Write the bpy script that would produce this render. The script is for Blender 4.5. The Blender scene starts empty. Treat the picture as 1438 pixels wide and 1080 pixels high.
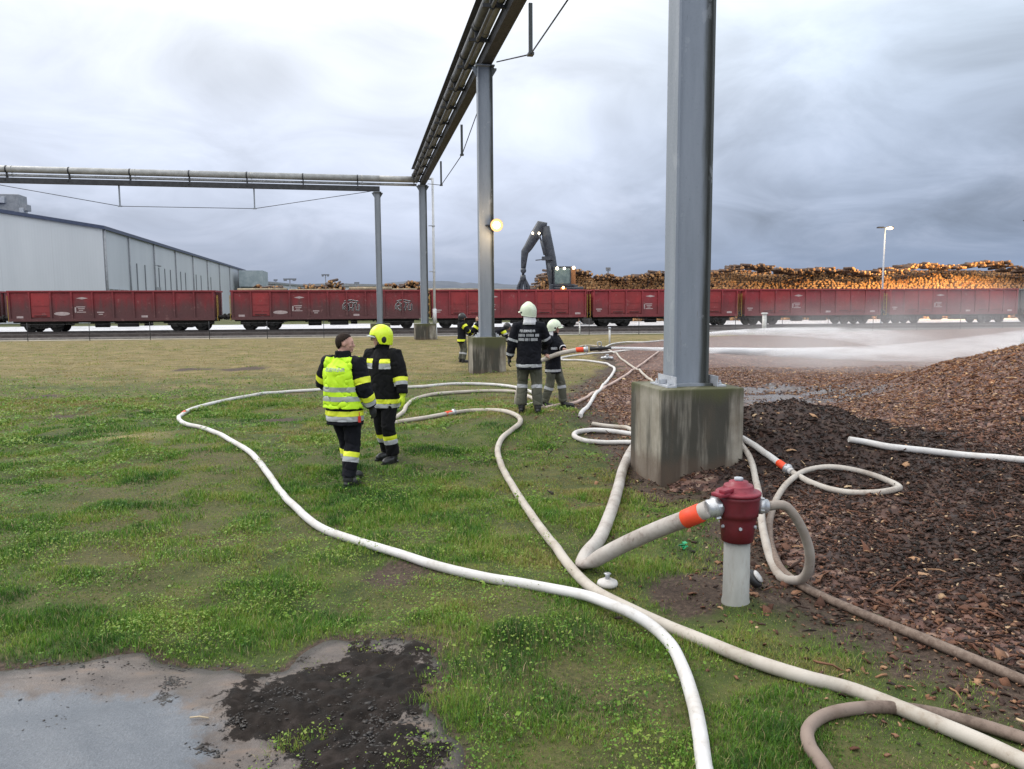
import bpy, bmesh, math, random
import numpy as np
from mathutils import Vector, Matrix, Quaternion
from mathutils.bvhtree import BVHTree
random.seed(7)
rng = np.random.default_rng(7)
R = math.radians
SC = bpy.context.scene
COL = SC.collection

# ------------------------------------------------------------------ camera
CAM_H = 2.17
F_PX, PW, PH = 1090.0, 1438.0, 1080.0
PITCH = math.atan(113.0 / F_PX)
ROLL = 0.0052
fwd = Vector((0, math.cos(PITCH), -math.sin(PITCH)))
up0 = Vector((0, math.sin(PITCH), math.cos(PITCH)))
rt0 = Vector((1, 0, 0))
rt = rt0 * math.cos(ROLL) - up0 * math.sin(ROLL)
up = up0 * math.cos(ROLL) + rt0 * math.sin(ROLL)
cam_d = bpy.data.cameras.new("camera")
cam_d.sensor_width = 36.0
cam_d.lens = F_PX / PW * 36.0
cam_d.clip_start = 0.1
cam_d.clip_end = 6000
cam = bpy.data.objects.new("camera", cam_d)
COL.objects.link(cam)
m = Matrix((rt, up, -fwd)).transposed().to_4x4()
m.translation = Vector((0, 0, CAM_H))
cam.matrix_world = m
SC.camera = cam
SC.view_settings.view_transform = 'Standard'
SC.view_settings.look = 'None'
SC.view_settings.gamma = 1.0
SC.view_settings.exposure = 0.40
SC.cycles.volume_bounces = 4
SC.cycles.volume_step_rate = 2.0
SC.cycles.max_bounces = 8
SC.cycles.sample_clamp_indirect = 4.0
SC.cycles.use_denoising = True

# ------------------------------------------------------------------ light
SUN_DIR = Vector((-0.62, 0.30, 0.72)).normalized()      # towards the bright part of the cloud cover
sun_d = bpy.data.lights.new("sun", 'SUN')
sun_d.energy = 1.1
sun_d.angle = R(25)
sun_d.color = (1.0, 0.96, 0.90)
sun = bpy.data.objects.new("sun", sun_d)
COL.objects.link(sun)
sun.rotation_euler = SUN_DIR.to_track_quat('Z', 'Y').to_euler()

W = bpy.data.worlds.new("World")
SC.world = W
W.use_nodes = True
wn, wl = W.node_tree.nodes, W.node_tree.links
wn.clear()


class NT:
    """small node-tree writer"""
    def __init__(s, tree):
        s.t = tree; s.n = tree.nodes; s.l = tree.links

    def set(s, sock, v):
        if v is None:
            return
        if hasattr(v, 'is_output') or isinstance(v, bpy.types.NodeSocket):
            s.l.new(v, sock)
        else:
            if isinstance(v, (tuple, list)) and sock.type == 'RGBA' and len(v) == 3:
                v = (*v, 1)
            sock.default_value = v

    def math(s, op, a, b=None, c=None, clamp=False):
        n = s.n.new('ShaderNodeMath'); n.operation = op; n.use_clamp = clamp
        s.set(n.inputs[0], a)
        if b is not None: s.set(n.inputs[1], b)
        if c is not None: s.set(n.inputs[2], c)
        return n.outputs[0]

    def mix(s, f, a, b, mode='MIX'):
        n = s.n.new('ShaderNodeMix'); n.data_type = 'RGBA'; n.blend_type = mode
        s.set(n.inputs[0], f); s.set(n.inputs[6], a); s.set(n.inputs[7], b)
        return n.outputs[2]

    def noise(s, vec, scale, detail=4, rough=0.55, dist=0.0, out='Fac'):
        n = s.n.new('ShaderNodeTexNoise')
        s.set(n.inputs['Vector'], vec); s.set(n.inputs['Scale'], scale)
        n.inputs['Detail'].default_value = detail; n.inputs['Roughness'].default_value = rough
        n.inputs['Distortion'].default_value = dist
        return n.outputs[out]

    def ramp(s, f, stops, interp='LINEAR'):
        n = s.n.new('ShaderNodeValToRGB'); cr = n.color_ramp; cr.interpolation = interp
        while len(cr.elements) < len(stops): cr.elements.new(0.5)
        for e, (p, c) in zip(cr.elements, stops):
            e.position = p; e.color = (*c, 1) if len(c) == 3 else c
        s.set(n.inputs[0], f)
        return n.outputs[0]

    def rng(s, f, a, b, c=0.0, d=1.0):
        n = s.n.new('ShaderNodeMapRange'); n.interpolation_type = 'SMOOTHSTEP'
        s.set(n.inputs[0], f)
        for i, v in enumerate((a, b, c, d)): s.set(n.inputs[1 + i], v)
        return n.outputs[0]

    def sep(s, v):
        n = s.n.new('ShaderNodeSeparateXYZ'); s.set(n.inputs[0], v); return n.outputs

    def comb(s, x, y, z):
        n = s.n.new('ShaderNodeCombineXYZ')
        for i, v in enumerate((x, y, z)): s.set(n.inputs[i], v)
        return n.outputs[0]

    def coord(s, which='Object'):
        return s.n.new('ShaderNodeTexCoord').outputs[which]

    def pos(s):
        return s.n.new('ShaderNodeNewGeometry').outputs['Position']

    def vmul(s, v, k):
        n = s.n.new('ShaderNodeVectorMath'); n.operation = 'MULTIPLY'
        s.set(n.inputs[0], v); n.inputs[1].default_value = k if isinstance(k, (tuple, list)) else (k, k, k)
        return n.outputs[0]

    def attr(s, name):
        n = s.n.new('ShaderNodeAttribute'); n.attribute_name = name; return n.outputs['Fac']

    def bump(s, h, strength=0.3, dist=0.02, normal=None):
        n = s.n.new('ShaderNodeBump'); n.inputs['Strength'].default_value = strength
        n.inputs['Distance'].default_value = dist
        s.set(n.inputs['Height'], h)
        if normal is not None: s.set(n.inputs['Normal'], normal)
        return n.outputs[0]


def ray(px, py):
    dd = fwd * F_PX + rt * (px - PW / 2) - up * (py - PH / 2)
    return dd.normalized()


# overcast evening sky: Nishita base behind broken grey cloud
w = NT(W.node_tree)
out = wn.new('ShaderNodeOutputWorld')
bgn = wn.new('ShaderNodeBackground')
w.l.new(bgn.outputs[0], out.inputs[0])
sky = wn.new('ShaderNodeTexSky')
sky.sky_type = 'NISHITA'
sky.sun_disc = False
sky.sun_elevation = math.asin(SUN_DIR.z)
sky.sun_rotation = math.atan2(SUN_DIR.x, SUN_DIR.y)
d = w.coord('Generated')
dx, dy, dz = w.sep(d)
# cloud layer coordinates: flatten direction on to a plane so that clouds stretch towards the horizon
den = w.math('ADD', w.math('MAXIMUM', dz, 0.0), 0.27)
cv = w.comb(w.math('DIVIDE', dx, den), w.math('DIVIDE', dy, den), 0.0)
n1 = w.noise(w.vmul(cv, (1.0, .8, 1)), 0.72, 4, 0.5, 0.5)
n2 = w.noise(cv, 2.3, 6, 0.58, 0.7)
grad = w.ramp(w.math('MULTIPLY', w.math('MAXIMUM', dz, 0.0), 2.0), [
    (0.0, (0.235, 0.29, 0.41)), (0.06, (0.255, 0.305, 0.42)), (0.2, (0.37, 0.41, 0.51)),
    (0.40, (0.50, 0.54, 0.63)), (0.62, (0.63, 0.665, 0.72)), (0.80, (1.1, 1.11, 1.13)), (1.0, (1.55, 1.54, 1.52))])
# brighter towards the left of centre, darker bank low on the right
side = w.rng(dx, -0.50, 0.60, 1.0, 0.0)
lit = w.math('ADD', 0.99, w.math('MULTIPLY', side, 0.16))
gd = w.n.new('ShaderNodeVectorMath'); gd.operation = 'DOT_PRODUCT'; w.set(gd.inputs[0], d)
gd.inputs[1].default_value = ray(430, 90)
lit = w.math('ADD', lit, w.math('MULTIPLY', w.rng(gd.outputs['Value'], .90, 1.0), .20))
tex = w.math('ADD', w.math('MULTIPLY', w.math('SUBTRACT', n1, 0.5), 2.4),
             w.math('MULTIPLY', w.math('SUBTRACT', n2, 0.5), 0.95))
lit = w.math('ADD', lit, tex)
low = w.rng(dz, 0.0, 0.12, 0.0, 1.0)
lit = w.math('ADD', w.math('MULTIPLY', low, w.math('SUBTRACT', lit, 1.0)), 1.0)
cloud = w.mix(1.0, grad, w.comb(lit, lit, lit), 'MULTIPLY')
cloud = w.mix(w.math('MULTIPLY', w.rng(dx, -.1, .5), .8), cloud, w.mix(1.0, cloud, (.90, .99, 1.08), 'MULTIPLY'))
cloudw = w.mix(w.math('MULTIPLY', w.rng(n2, 0.45, 0.75), 0.10), cloud, (0.72, 0.70, 0.76))
nish = w.mix(1.0, sky.outputs[0], (0.06, 0.06, 0.06), 'MULTIPLY')
w.set(bgn.inputs[0], w.mix(0.92, nish, cloudw))
bgn.inputs[1].default_value = 1.0


# ------------------------------------------------------------------ helpers
def at_z(px, py, z=0.0):
    d_ = ray(px, py)
    t = (z - CAM_H) / d_.z
    return Vector((d_.x * t, d_.y * t, z))


def at_y(px, py, Y):
    d_ = ray(px, py)
    t = Y / d_.y
    return Vector((0, 0, CAM_H)) + d_ * t


def _hash(ix, iy, seed):
    h = (ix.astype(np.int64) * 374761393 + iy.astype(np.int64) * 668265263 + seed * 974711) & 0x7fffffff
    h = ((h ^ (h >> 13)) * 1274126177) & 0x7fffffff
    return ((h ^ (h >> 16)) & 0xffff) / 65535.0


def vnoise(x, y, seed=0):
    x = np.asarray(x, float); y = np.asarray(y, float)
    ix, iy = np.floor(x), np.floor(y)
    fx, fy = x - ix, y - iy
    fx = fx * fx * (3 - 2 * fx); fy = fy * fy * (3 - 2 * fy)
    a = _hash(ix, iy, seed); b = _hash(ix + 1, iy, seed)
    c = _hash(ix, iy + 1, seed); e = _hash(ix + 1, iy + 1, seed)
    return a + (b - a) * fx + (c - a) * fy + (a - b - c + e) * fx * fy


def fbm(x, y, seed=0, oct=3):
    s, amp, tot = 0, 1.0, 0
    for k in range(oct):
        s = s + vnoise(x * 2 ** k, y * 2 ** k, seed + k * 17) * amp
        tot += amp; amp *= 0.5
    return s / tot


def poly_sd(x, y, poly):
    """signed distance to a polygon, positive inside"""
    x = np.asarray(x, float); y = np.asarray(y, float)
    d2 = np.full(x.shape, 1e9); ins = np.zeros(x.shape, bool)
    n = len(poly)
    for i in range(n):
        x0, y0 = poly[i]; x1, y1 = poly[(i + 1) % n]
        ex, ey = x1 - x0, y1 - y0
        L = ex * ex + ey * ey + 1e-12
        t = np.clip(((x - x0) * ex + (y - y0) * ey) / L, 0, 1)
        d2 = np.minimum(d2, (x - x0 - t * ex) ** 2 + (y - y0 - t * ey) ** 2)
        c = ((y0 > y) != (y1 > y)) & (x < ex * (y - y0) / (ey + 1e-12) + x0)
        ins ^= c
    return np.where(ins, 1, -1) * np.sqrt(d2)


def tag(o, label=None, cat=None, group=None, kind=None):
    if label: o['label'] = label
    if cat: o['category'] = cat
    if group: o['group'] = group
    if kind: o['kind'] = kind
    return o


def empty(name, loc=(0, 0, 0), rz=0.0):
    o = bpy.data.objects.new(name, None)
    o.empty_display_size = 0.2
    o.location = loc; o.rotation_euler = (0, 0, rz)
    COL.objects.link(o)
    return o


def link(name, me, mats=None, parent=None, smooth=False):
    if mats is not None and len(me.materials) == 0:
        for mm in (mats if isinstance(mats, (list, tuple)) else [mats]):
            me.materials.append(mm)
    o = bpy.data.objects.new(name, me)
    COL.objects.link(o)
    if parent is not None: o.parent = parent
    if smooth:
        me.polygons.foreach_set('use_smooth', np.ones(len(me.polygons), bool))
    return o


def np_mesh(name, verts, faces):
    """verts (n,3); faces: (m,k) array of one polygon size, or list of such arrays"""
    me = bpy.data.meshes.new(name)
    if not isinstance(faces, list): faces = [faces]
    nl = sum(f.size for f in faces); npoly = sum(len(f) for f in faces)
    me.vertices.add(len(verts))
    me.vertices.foreach_set('co', np.asarray(verts, np.float32).ravel())
    me.loops.add(nl)
    me.loops.foreach_set('vertex_index', np.concatenate([f.ravel() for f in faces]).astype(np.int32))
    me.polygons.add(npoly)
    starts, k = [], 0
    for f in faces:
        starts.append(k + np.arange(len(f)) * f.shape[1]); k += f.size
    me.polygons.foreach_set('loop_start', np.concatenate(starts).astype(np.int32))
    me.update(calc_edges=True)
    me.validate()
    return me


def fattr(me, name, vals, domain='POINT'):
    a = me.attributes.new(name, 'FLOAT', domain)
    a.data.foreach_set('value', np.asarray(vals, np.float32))


class MB:
    """collects simple shapes into one mesh"""
    def __init__(s): s.bm = bmesh.new()

    def box(s, c, size, rot=None, bevel=0.0, mat=0):
        M = Matrix.Translation(Vector(c)) @ (rot.to_4x4() if rot is not None else Matrix.Identity(4)) @ Matrix.Diagonal((*size, 1))
        g = bmesh.ops.create_cube(s.bm, size=1.0, matrix=M)
        fs = set(f for v in g['verts'] for f in v.link_faces)
        for f in fs: f.material_index = mat
        if bevel > 0:
            es = list(set(e for v in g['verts'] for e in v.link_edges))
            bmesh.ops.bevel(s.bm, geom=es, offset=bevel, segments=2, affect='EDGES', profile=0.6)
        return s

    def bar(s, a, b, wx, wy=None, mat=0, roll=None):
        a, b = Vector(a), Vector(b); dd = b - a
        q = dd.to_track_quat('Z', 'Y')
        return s.box((a + b) / 2, (wx, wy or wx, dd.length), q.to_matrix(), mat=mat)

    def cyl(s, a, b, r1, r2=None, n=16, caps=True, mat=0):
        a, b = Vector(a), Vector(b); dd = b - a
        M = Matrix.Translation((a + b) / 2) @ dd.to_track_quat('Z', 'Y').to_matrix().to_4x4()
        g = bmesh.ops.create_cone(s.bm, cap_ends=caps, segments=n, radius1=r1, radius2=r1 if r2 is None else r2, depth=dd.length, matrix=M)
        for f in set(f for v in g['verts'] for f in v.link_faces):
            f.material_index = mat; f.smooth = len(f.verts) == 4
        return s

    def ball(s, c, r, n=12, rot=None, mat=0):
        r = r if isinstance(r, (tuple, list)) else (r, r, r)
        M = Matrix.Translation(Vector(c)) @ (rot.to_4x4() if rot is not None else Matrix.Identity(4)) @ Matrix.Diagonal((*r, 1))
        g = bmesh.ops.create_uvsphere(s.bm, u_segments=n, v_segments=max(6, n // 2 + 2), radius=1.0, matrix=M)
        for f in set(f for v in g['verts'] for f in v.link_faces): f.material_index = mat; f.smooth = True
        return s

    def tube(s, pts, radii, n=12, caps=True, mat=0, ref=None):
        """loft of rings along pts; radius a number or (a, b): a along ref, b across"""
        pts = [Vector(p) for p in pts]; rings = []
        N = len(pts)
        ref = Vector(ref) if ref is not None else None
        last = None
        for i, p in enumerate(pts):
            t = (pts[min(i + 1, N - 1)] - pts[max(i - 1, 0)]).normalized()
            if ref is not None: u = ref
            elif last is not None: u = last
            else: u = Vector((1, 0, 0)) if abs(t.x) < 0.9 else Vector((0, 1, 0))
            u = (u - t * u.dot(t))
            u = u.normalized() if u.length > 1e-6 else t.orthogonal().normalized()
            last = u
            v = t.cross(u)
            r = radii[i] if isinstance(radii, list) else radii
            ra, rb = r if isinstance(r, (list, tuple)) else (r, r)
            rings.append([s.bm.verts.new(p + u * (ra * math.cos(2 * math.pi * k / n)) + v * (rb * math.sin(2 * math.pi * k / n))) for k in range(n)])
        for i in range(N - 1):
            for k in range(n):
                f = s.bm.faces.new((rings[i][k], rings[i][(k + 1) % n], rings[i + 1][(k + 1) % n], rings[i + 1][k]))
                f.smooth = True; f.material_index = mat
        if caps:
            f = s.bm.faces.new(rings[0][::-1]); f.material_index = mat
            f = s.bm.faces.new(rings[-1]); f.material_index = mat
        return s

    def lathe(s, prof, c=(0, 0, 0), n=24, mat=0, axis=None):
        """profile [(r, z)] turned about an axis through c"""
        q = Vector(axis).to_track_quat('Z', 'Y').to_matrix() if axis is not None else Matrix.Identity(3)
        c = Vector(c); rings = []
        for r, z in prof:
            rings.append([s.bm.verts.new(c + q @ Vector((r * math.cos(2 * math.pi * k / n), r * math.sin(2 * math.pi * k / n), z))) for k in range(n)])
        for i in range(len(prof) - 1):
            for k in range(n):
                f = s.bm.faces.new((rings[i][k], rings[i][(k + 1) % n], rings[i + 1][(k + 1) % n], rings[i + 1][k]))
                f.smooth = True; f.material_index = mat
        for rr, rev in ((rings[0], True), (rings[-1], False)):
            f = s.bm.faces.new(rr[::-1] if rev else rr); f.material_index = mat
        return s

    def prism(s, poly, y0, y1, mat=0, M=None):
        """polygon in XZ pushed from y0 to y1"""
        M = M or Matrix.Identity(4)
        a = [s.bm.verts.new(M @ Vector((x, y0, z))) for x, z in poly]
        b = [s.bm.verts.new(M @ Vector((x, y1, z))) for x, z in poly]
        n = len(poly)
        fs = [s.bm.faces.new(a), s.bm.faces.new(b[::-1])]
        for i in range(n): fs.append(s.bm.faces.new((a[(i + 1) % n], a[i], b[i], b[(i + 1) % n])))
        for f in fs: f.material_index = mat
        return s

    def mesh(s, name):
        bmesh.ops.recalc_face_normals(s.bm, faces=s.bm.faces)
        me = bpy.data.meshes.new(name); s.bm.to_mesh(me); s.bm.free()
        return me

    def build(s, name, mats, parent=None, bevel=0.0):
        me = s.mesh(name)
        o = link(name, me, mats, parent)
        if bevel:
            md = o.modifiers.new('bevel', 'BEVEL'); md.width = bevel; md.segments = 2; md.limit_method = 'ANGLE'; md.angle_limit = R(40)
        return o


def evaluated(me, mods):
    """run modifiers on a mesh and return the resulting mesh"""
    o = bpy.data.objects.new('tmp', me); COL.objects.link(o)
    for typ, kw in mods:
        md = o.modifiers.new(typ, typ)
        for k, v in kw.items(): setattr(md, k, v)
    dg = bpy.context.evaluated_depsgraph_get()
    r = bpy.data.meshes.new_from_object(o.evaluated_get(dg))
    bpy.data.objects.remove(o)
    return r


def welded(mb, voxel, smooth=2):
    me = mb.mesh('tmp')
    r = evaluated(me, [('REMESH', dict(mode='VOXEL', voxel_size=voxel, use_smooth_shade=True)),
                       ('SMOOTH', dict(iterations=smooth, factor=0.5))])
    bpy.data.meshes.remove(me)
    return r


def copy_tree(o, parent=None):
    c = o.copy(); COL.objects.link(c)
    c.parent = parent
    for ch in list(o.children): copy_tree(ch, c)
    return c


def smooth_path(pts, step):
    """Catmull-Rom through pts, resampled every step"""
    P = [Vector(p) for p in pts]
    P = [P[0] * 2 - P[1]] + P + [P[-1] * 2 - P[-2]]
    dense = []
    for i in range(1, len(P) - 2):
        p0, p1, p2, p3 = P[i - 1:i + 3]
        # centripetal-ish parameter
        t0 = 0; t1 = t0 + max((p1 - p0).length, 1e-4) ** .5; t2 = t1 + max((p2 - p1).length, 1e-4) ** .5; t3 = t2 + max((p3 - p2).length, 1e-4) ** .5
        n = 14
        for k in range(n):
            t = t1 + (t2 - t1) * k / n
            a1 = p0 * ((t1 - t) / (t1 - t0)) + p1 * ((t - t0) / (t1 - t0))
            a2 = p1 * ((t2 - t) / (t2 - t1)) + p2 * ((t - t1) / (t2 - t1))
            a3 = p2 * ((t3 - t) / (t3 - t2)) + p3 * ((t - t2) / (t3 - t2))
            b1 = a1 * ((t2 - t) / (t2 - t0)) + a2 * ((t - t0) / (t2 - t0))
            b2 = a2 * ((t3 - t) / (t3 - t1)) + a3 * ((t - t1) / (t3 - t1))
            dense.append(b1 * ((t2 - t) / (t2 - t1)) + b2 * ((t - t1) / (t2 - t1)))
    dense.append(P[-2])
    out_, acc = [dense[0]], 0
    for a, b in zip(dense, dense[1:]):
        L = (b - a).length; acc += L
        if acc >= step: out_.append(b); acc = 0
    out_.append(dense[-1])
    return out_


# ------------------------------------------------------------------ materials
def mat(name, fn=None, color=(0.5, 0.5, 0.5), rough=0.6, metal=0.0, spec=0.5):
    mm = bpy.data.materials.new(name); mm.use_nodes = True
    t = NT(mm.node_tree)
    p = t.n['Principled BSDF']
    p.inputs['Base Color'].default_value = (*color, 1)
    p.inputs['Roughness'].default_value = rough
    p.inputs['Metallic'].default_value = metal
    p.inputs['Specular IOR Level'].default_value = spec
    if fn: fn(t, p)
    return mm


def worn(c1, c2, scale=3.0, rough=(0.4, 0.7), bump=0.15, c3=None, scale3=14.0, amt3=0.5, stretch=(1, 1, 1), detail=5, bdist=0.01, thr=(0.35, 0.68)):
    """two-tone worn surface with finer spots of a third tone"""
    def fn(t, p):
        co = t.vmul(t.coord('Object'), stretch)
        n = t.noise(co, scale, detail, 0.6)
        f = t.rng(n, thr[0], thr[1])
        col = t.mix(f, c1, c2)
        n3 = t.noise(co, scale3, 6, 0.65)
        if c3 is not None:
            col = t.mix(t.math('MULTIPLY', t.rng(n3, 0.52, 0.72), amt3), col, c3)
        t.set(p.inputs['Base Color'], col)
        t.set(p.inputs['Roughness'], t.rng(n3, 0.3, 0.7, rough[0], rough[1]))
        t.set(p.inputs['Normal'], t.bump(n3, bump, bdist))
    return fn


def emit(name, color, strength):
    mm = bpy.data.materials.new(name); mm.use_nodes = True
    p = mm.node_tree.nodes['Principled BSDF']
    p.inputs['Base Color'].default_value = (.02, .02, .02, 1)
    p.inputs['Emission Color'].default_value = (*color, 1)
    p.inputs['Emission Strength'].default_value = strength
    return mm
# ------------------------------------------------------------------ terrain
def gpt(px, py): v = at_z(px, py); return (v.x, v.y)

CHIP_POLY = [gpt(*p) for p in [(1500, 1000), (1438, 968), (1300, 905), (1200, 868), (1130, 838), (1085, 808), (1062, 775), (1045, 715),
             (1000, 692), (940, 690), (885, 640), (838, 597), (809, 562), (826, 543), (858, 527), (866, 514), (853, 502), (850, 491),
             (880, 483), (940, 477), (1050, 471), (1200, 466), (1430, 461)]] + [(70, 66), (70, 3.0)]
PATH_POLY = [gpt(*p) for p in [(-700, 960), (-100, 945), (0, 937), (110, 928), (200, 917), (270, 925), (340, 938), (400, 945), (440, 918), (470, 893), (530, 893),
             (600, 912), (606, 945), (588, 975), (600, 1000), (640, 1020), (655, 1060), (640, 1110), (600, 1300), (-700, 1300)]]
SPOTS = [(px, py, s) for px, py, s in [(262, 520, .35), (350, 517, .5), (322, 519, .3), (285, 519, .3), (560, 803, .22), (90, 583, .2), (60, 558, .25), (970, 830, .28),
         (395, 588, .3), (170, 612, .0)]]
SPOT_G = [(*gpt(a, b), s) for a, b, s in SPOTS if s > 0]


def chip_sd(x, y):
    return poly_sd(x, y, CHIP_POLY) + (fbm(x * 1.3, y * 1.3, 5) - .5) * 0.55 * np.clip(np.asarray(y) / 10, .5, 1.6)


def path_sd(x, y):
    return poly_sd(x, y, PATH_POLY) + (fbm(x * 3.2, y * 3.2, 9) - .5) * 0.22


def soil_h(x, y):
    """height of the lawn and bare ground"""
    x = np.asarray(x, float); y = np.asarray(y, float)
    dist = np.hypot(x, y)
    fade = np.clip(1.5 - dist / 40, 0, 1)
    z = ((fbm(x * .45, y * .45, 1) - .5) * .14 + (vnoise(x * 1.7, y * 1.7, 2) - .5) * .05 + (vnoise(x * 5, y * 5, 3) - .5) * .022) * fade
    z = z + ((fbm(x * 2.4, y * 2.4, 14, 2) - .5) * .075) * np.clip(1.3 - dist / 16, 0, 1)
    z = z + 0.24 * np.exp(-((x - .3) ** 2 + (y - 13.6) ** 2) / (2 * 1.5 ** 2))
    return z


def heap_h(x, y):
    """bark surface; dips under the soil at its rim"""
    x = np.asarray(x, float); y = np.asarray(y, float)
    sd = chip_sd(x, y)
    base = soil_h(x, y) - .06 + .085 * np.clip(sd / .35, -1, 1) + .10 * np.clip(sd / 2.0, 0, 1)
    h = 1.74 * np.exp(-(((x - 12.4) ** 2 + (y - 13.4) ** 2) / (2 * 3.4 ** 2)) ** 1.25)
    h = h + 0.70 * np.exp(-(((x - 3.6) / 1.05) ** 2 + ((y - 10.2) / .85) ** 2) / 2) - .22 * np.exp(-(((x - 6.0) / 2.2) ** 2 + ((y - 15.5) / 2.2) ** 2) / 2)
    h = h + 0.30 * np.exp(-(((x - 6.6) / 2.0) ** 2 + ((y - 8.6) / 1.3) ** 2) / 2)
    h = h + 0.35 * np.exp(-(((x - 12) / 6.0) ** 2 + ((y - 30) / 3) ** 2) / 2)
    h = h * np.clip(sd / 1.0, 0, 1)
    rough_ = ((fbm(x * 1.1, y * 1.1, 21) - .5) * .22 + (vnoise(x * 4, y * 4, 22) - .5) * .07) * np.clip(sd / .8, 0, 1) * np.clip(1.6 - np.hypot(x, y) / 40, .2, 1)
    return base + h + rough_


def H(x, y):
    """the walkable surface"""
    s = soil_h(x, y); b = heap_h(x, y)
    p = s + .012
    return np.where(chip_sd(x, y) > -0.3, np.maximum(s, b), np.where(path_sd(x, y) > 0, p, s))


GX0, GX1, GY0, GY1, GST = -14.0, 15.0, 1.5, 32.0, .05
_gx = np.arange(GX0, GX1 + GST, GST); _gy = np.arange(GY0, GY1 + GST, GST)
_HG = H(*np.meshgrid(_gx, _gy))


def Hf(x, y):
    if GX0 < x < GX1 - GST and GY0 < y < GY1 - GST:
        fx, fy = (x - GX0) / GST, (y - GY0) / GST
        i, j = int(fx), int(fy); fx -= i; fy -= j
        return float((_HG[j, i] * (1 - fx) + _HG[j, i + 1] * fx) * (1 - fy) + (_HG[j + 1, i] * (1 - fx) + _HG[j + 1, i + 1] * fx) * fy)
    return float(H(np.array([x]), np.array([y]))[0])


def gp(px, py, dz=0.0):
    """where the photo's line of sight meets the surface (+dz)"""
    d_ = ray(px, py); o_ = Vector((0, 0, CAM_H))
    t0, t = 1.0, 1.0
    prev = None
    t = 1.5
    while t < 150:
        p = o_ + d_ * t
        g = p.z - Hf(p.x, p.y) - dz
        if g < 0:
            lo, hi = prev if prev is not None else 0.5, t
            for _ in range(18):
                mid = (lo + hi) / 2; q = o_ + d_ * mid
                if q.z - Hf(q.x, q.y) - dz < 0: hi = mid
                else: lo = mid
            q = o_ + d_ * hi
            return q
        prev = t
        t += max(.06, .015 * t)
    return at_z(px, py)


def fan(amin, amax, na, r0, r1, nr, apex=(0, -4.0)):
    a = np.linspace(amin, amax, na)
    r = r0 * (r1 / r0) ** np.linspace(0, 1, nr)
    A, RR = np.meshgrid(a, r)
    return A * RR + apex[0], RR + apex[1]


def grid_faces(nr, na):
    i = np.arange(nr - 1)[:, None] * na + np.arange(na - 1)[None, :]
    i = i.ravel()
    return np.stack([i, i + 1, i + na + 1, i + na], 1)


# lawn and open ground, one sheet to the horizon
nr, na = 420, 420
X, Y = fan(-1.9, 1.9, na, 3.2, 2600, nr)
x, y = X.ravel(), Y.ravel()
z = soil_h(x, y)
sd = chip_sd(x, y); psd = path_sd(x, y)
z = np.where(sd > .5, z - .12, z)
z = np.where(psd > .08, z - .05, z)
z = np.where(y > 54, z * 0 - .02, z)
me = np_mesh('ground', np.stack([x, y, z], 1), grid_faces(nr, na))
soil = np.zeros(len(x))
for sx, sy, sr in SPOT_G:
    soil = np.maximum(soil, np.exp(-((x - sx) ** 2 + ((y - sy) * .8) ** 2) / (2 * sr * sr)) * 1.2)
soil = np.maximum(soil, np.clip(1 - np.abs(np.clip(sd, -3, 3) + .10) / .85, 0, 1) * .9)
soil = np.maximum(soil, np.clip(1 - np.abs(np.clip(psd, -3, 3)) / .25, 0, 1) * 1.0)
dry = np.clip((y - 12) / 17, 0, 1) * np.clip((58 - y) / 6, 0, 1)
straw = np.exp(-((x - gpt(175, 615)[0]) ** 2 / .35 + (y - gpt(175, 615)[1]) ** 2 / .12))
fattr(me, 'soil', soil); fattr(me, 'dry', dry); fattr(me, 'straw', straw)


def f_ground(t, p):
    co = t.pos()
    big = t.noise(co, .35, 5, .6); mid = t.noise(co, 2.2, 6, .65); fine = t.noise(co, 28, 5, .7)
    g = t.ramp(mid, [(.3, (.020, .034, .008)), (.5, (.056, .078, .018)), (.68, (.115, .115, .036))])
    olive = t.ramp(fine, [(.3, (.030, .030, .012)), (.7, (.135, .112, .048))])
    g = t.mix(t.rng(big, .40, .66), g, olive)
    dcol = t.ramp(t.noise(co, 1.1, 6, .7), [(.30, (.085, .080, .026)), (.5, (.165, .130, .052)), (.70, (.27, .20, .092))])
    dcol = t.mix(t.math('MULTIPLY', t.rng(fine, .45, .75), .5), dcol, (.12, .10, .04))
    df = t.math('ADD', t.attr('dry'), t.math('MULTIPLY', t.math('SUBTRACT', t.noise(t.vmul(co, (.7, 1.6, 1)), .5, 5, .65), .5), 1.5))
    g = t.mix(t.math('MULTIPLY', t.rng(df, .25, .95), t.rng(t.attr('dry'), 0, .15)), g, dcol)
    s = t.math('ADD', t.attr('soil'), t.math('MULTIPLY', t.math('SUBTRACT', mid, .5), 1.6))
    sc = t.ramp(fine, [(.3, (.025, .017, .013)), (.55, (.070, .048, .036)), (.75, (.15, .105, .08))])
    g = t.mix(t.math('MULTIPLY', t.rng(s, .35, .75), t.rng(t.attr('soil'), .02, .2)), g, sc)
    g = t.mix(t.math('MULTIPLY', t.attr('straw'), t.rng(mid, .3, .6)), g, (.34, .27, .13))
    t.set(p.inputs['Base Color'], g)
    t.set(p.inputs['Roughness'], .85); p.inputs['Specular IOR Level'].default_value = .25
    t.set(p.inputs['Normal'], t.bump(t.math('ADD', fine, t.math('MULTIPLY', mid, 2.0)), .8, .03))


M_GROUND = mat('ground', f_ground)
tag(link('ground', me, M_GROUND, smooth=True), kind='structure')

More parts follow.
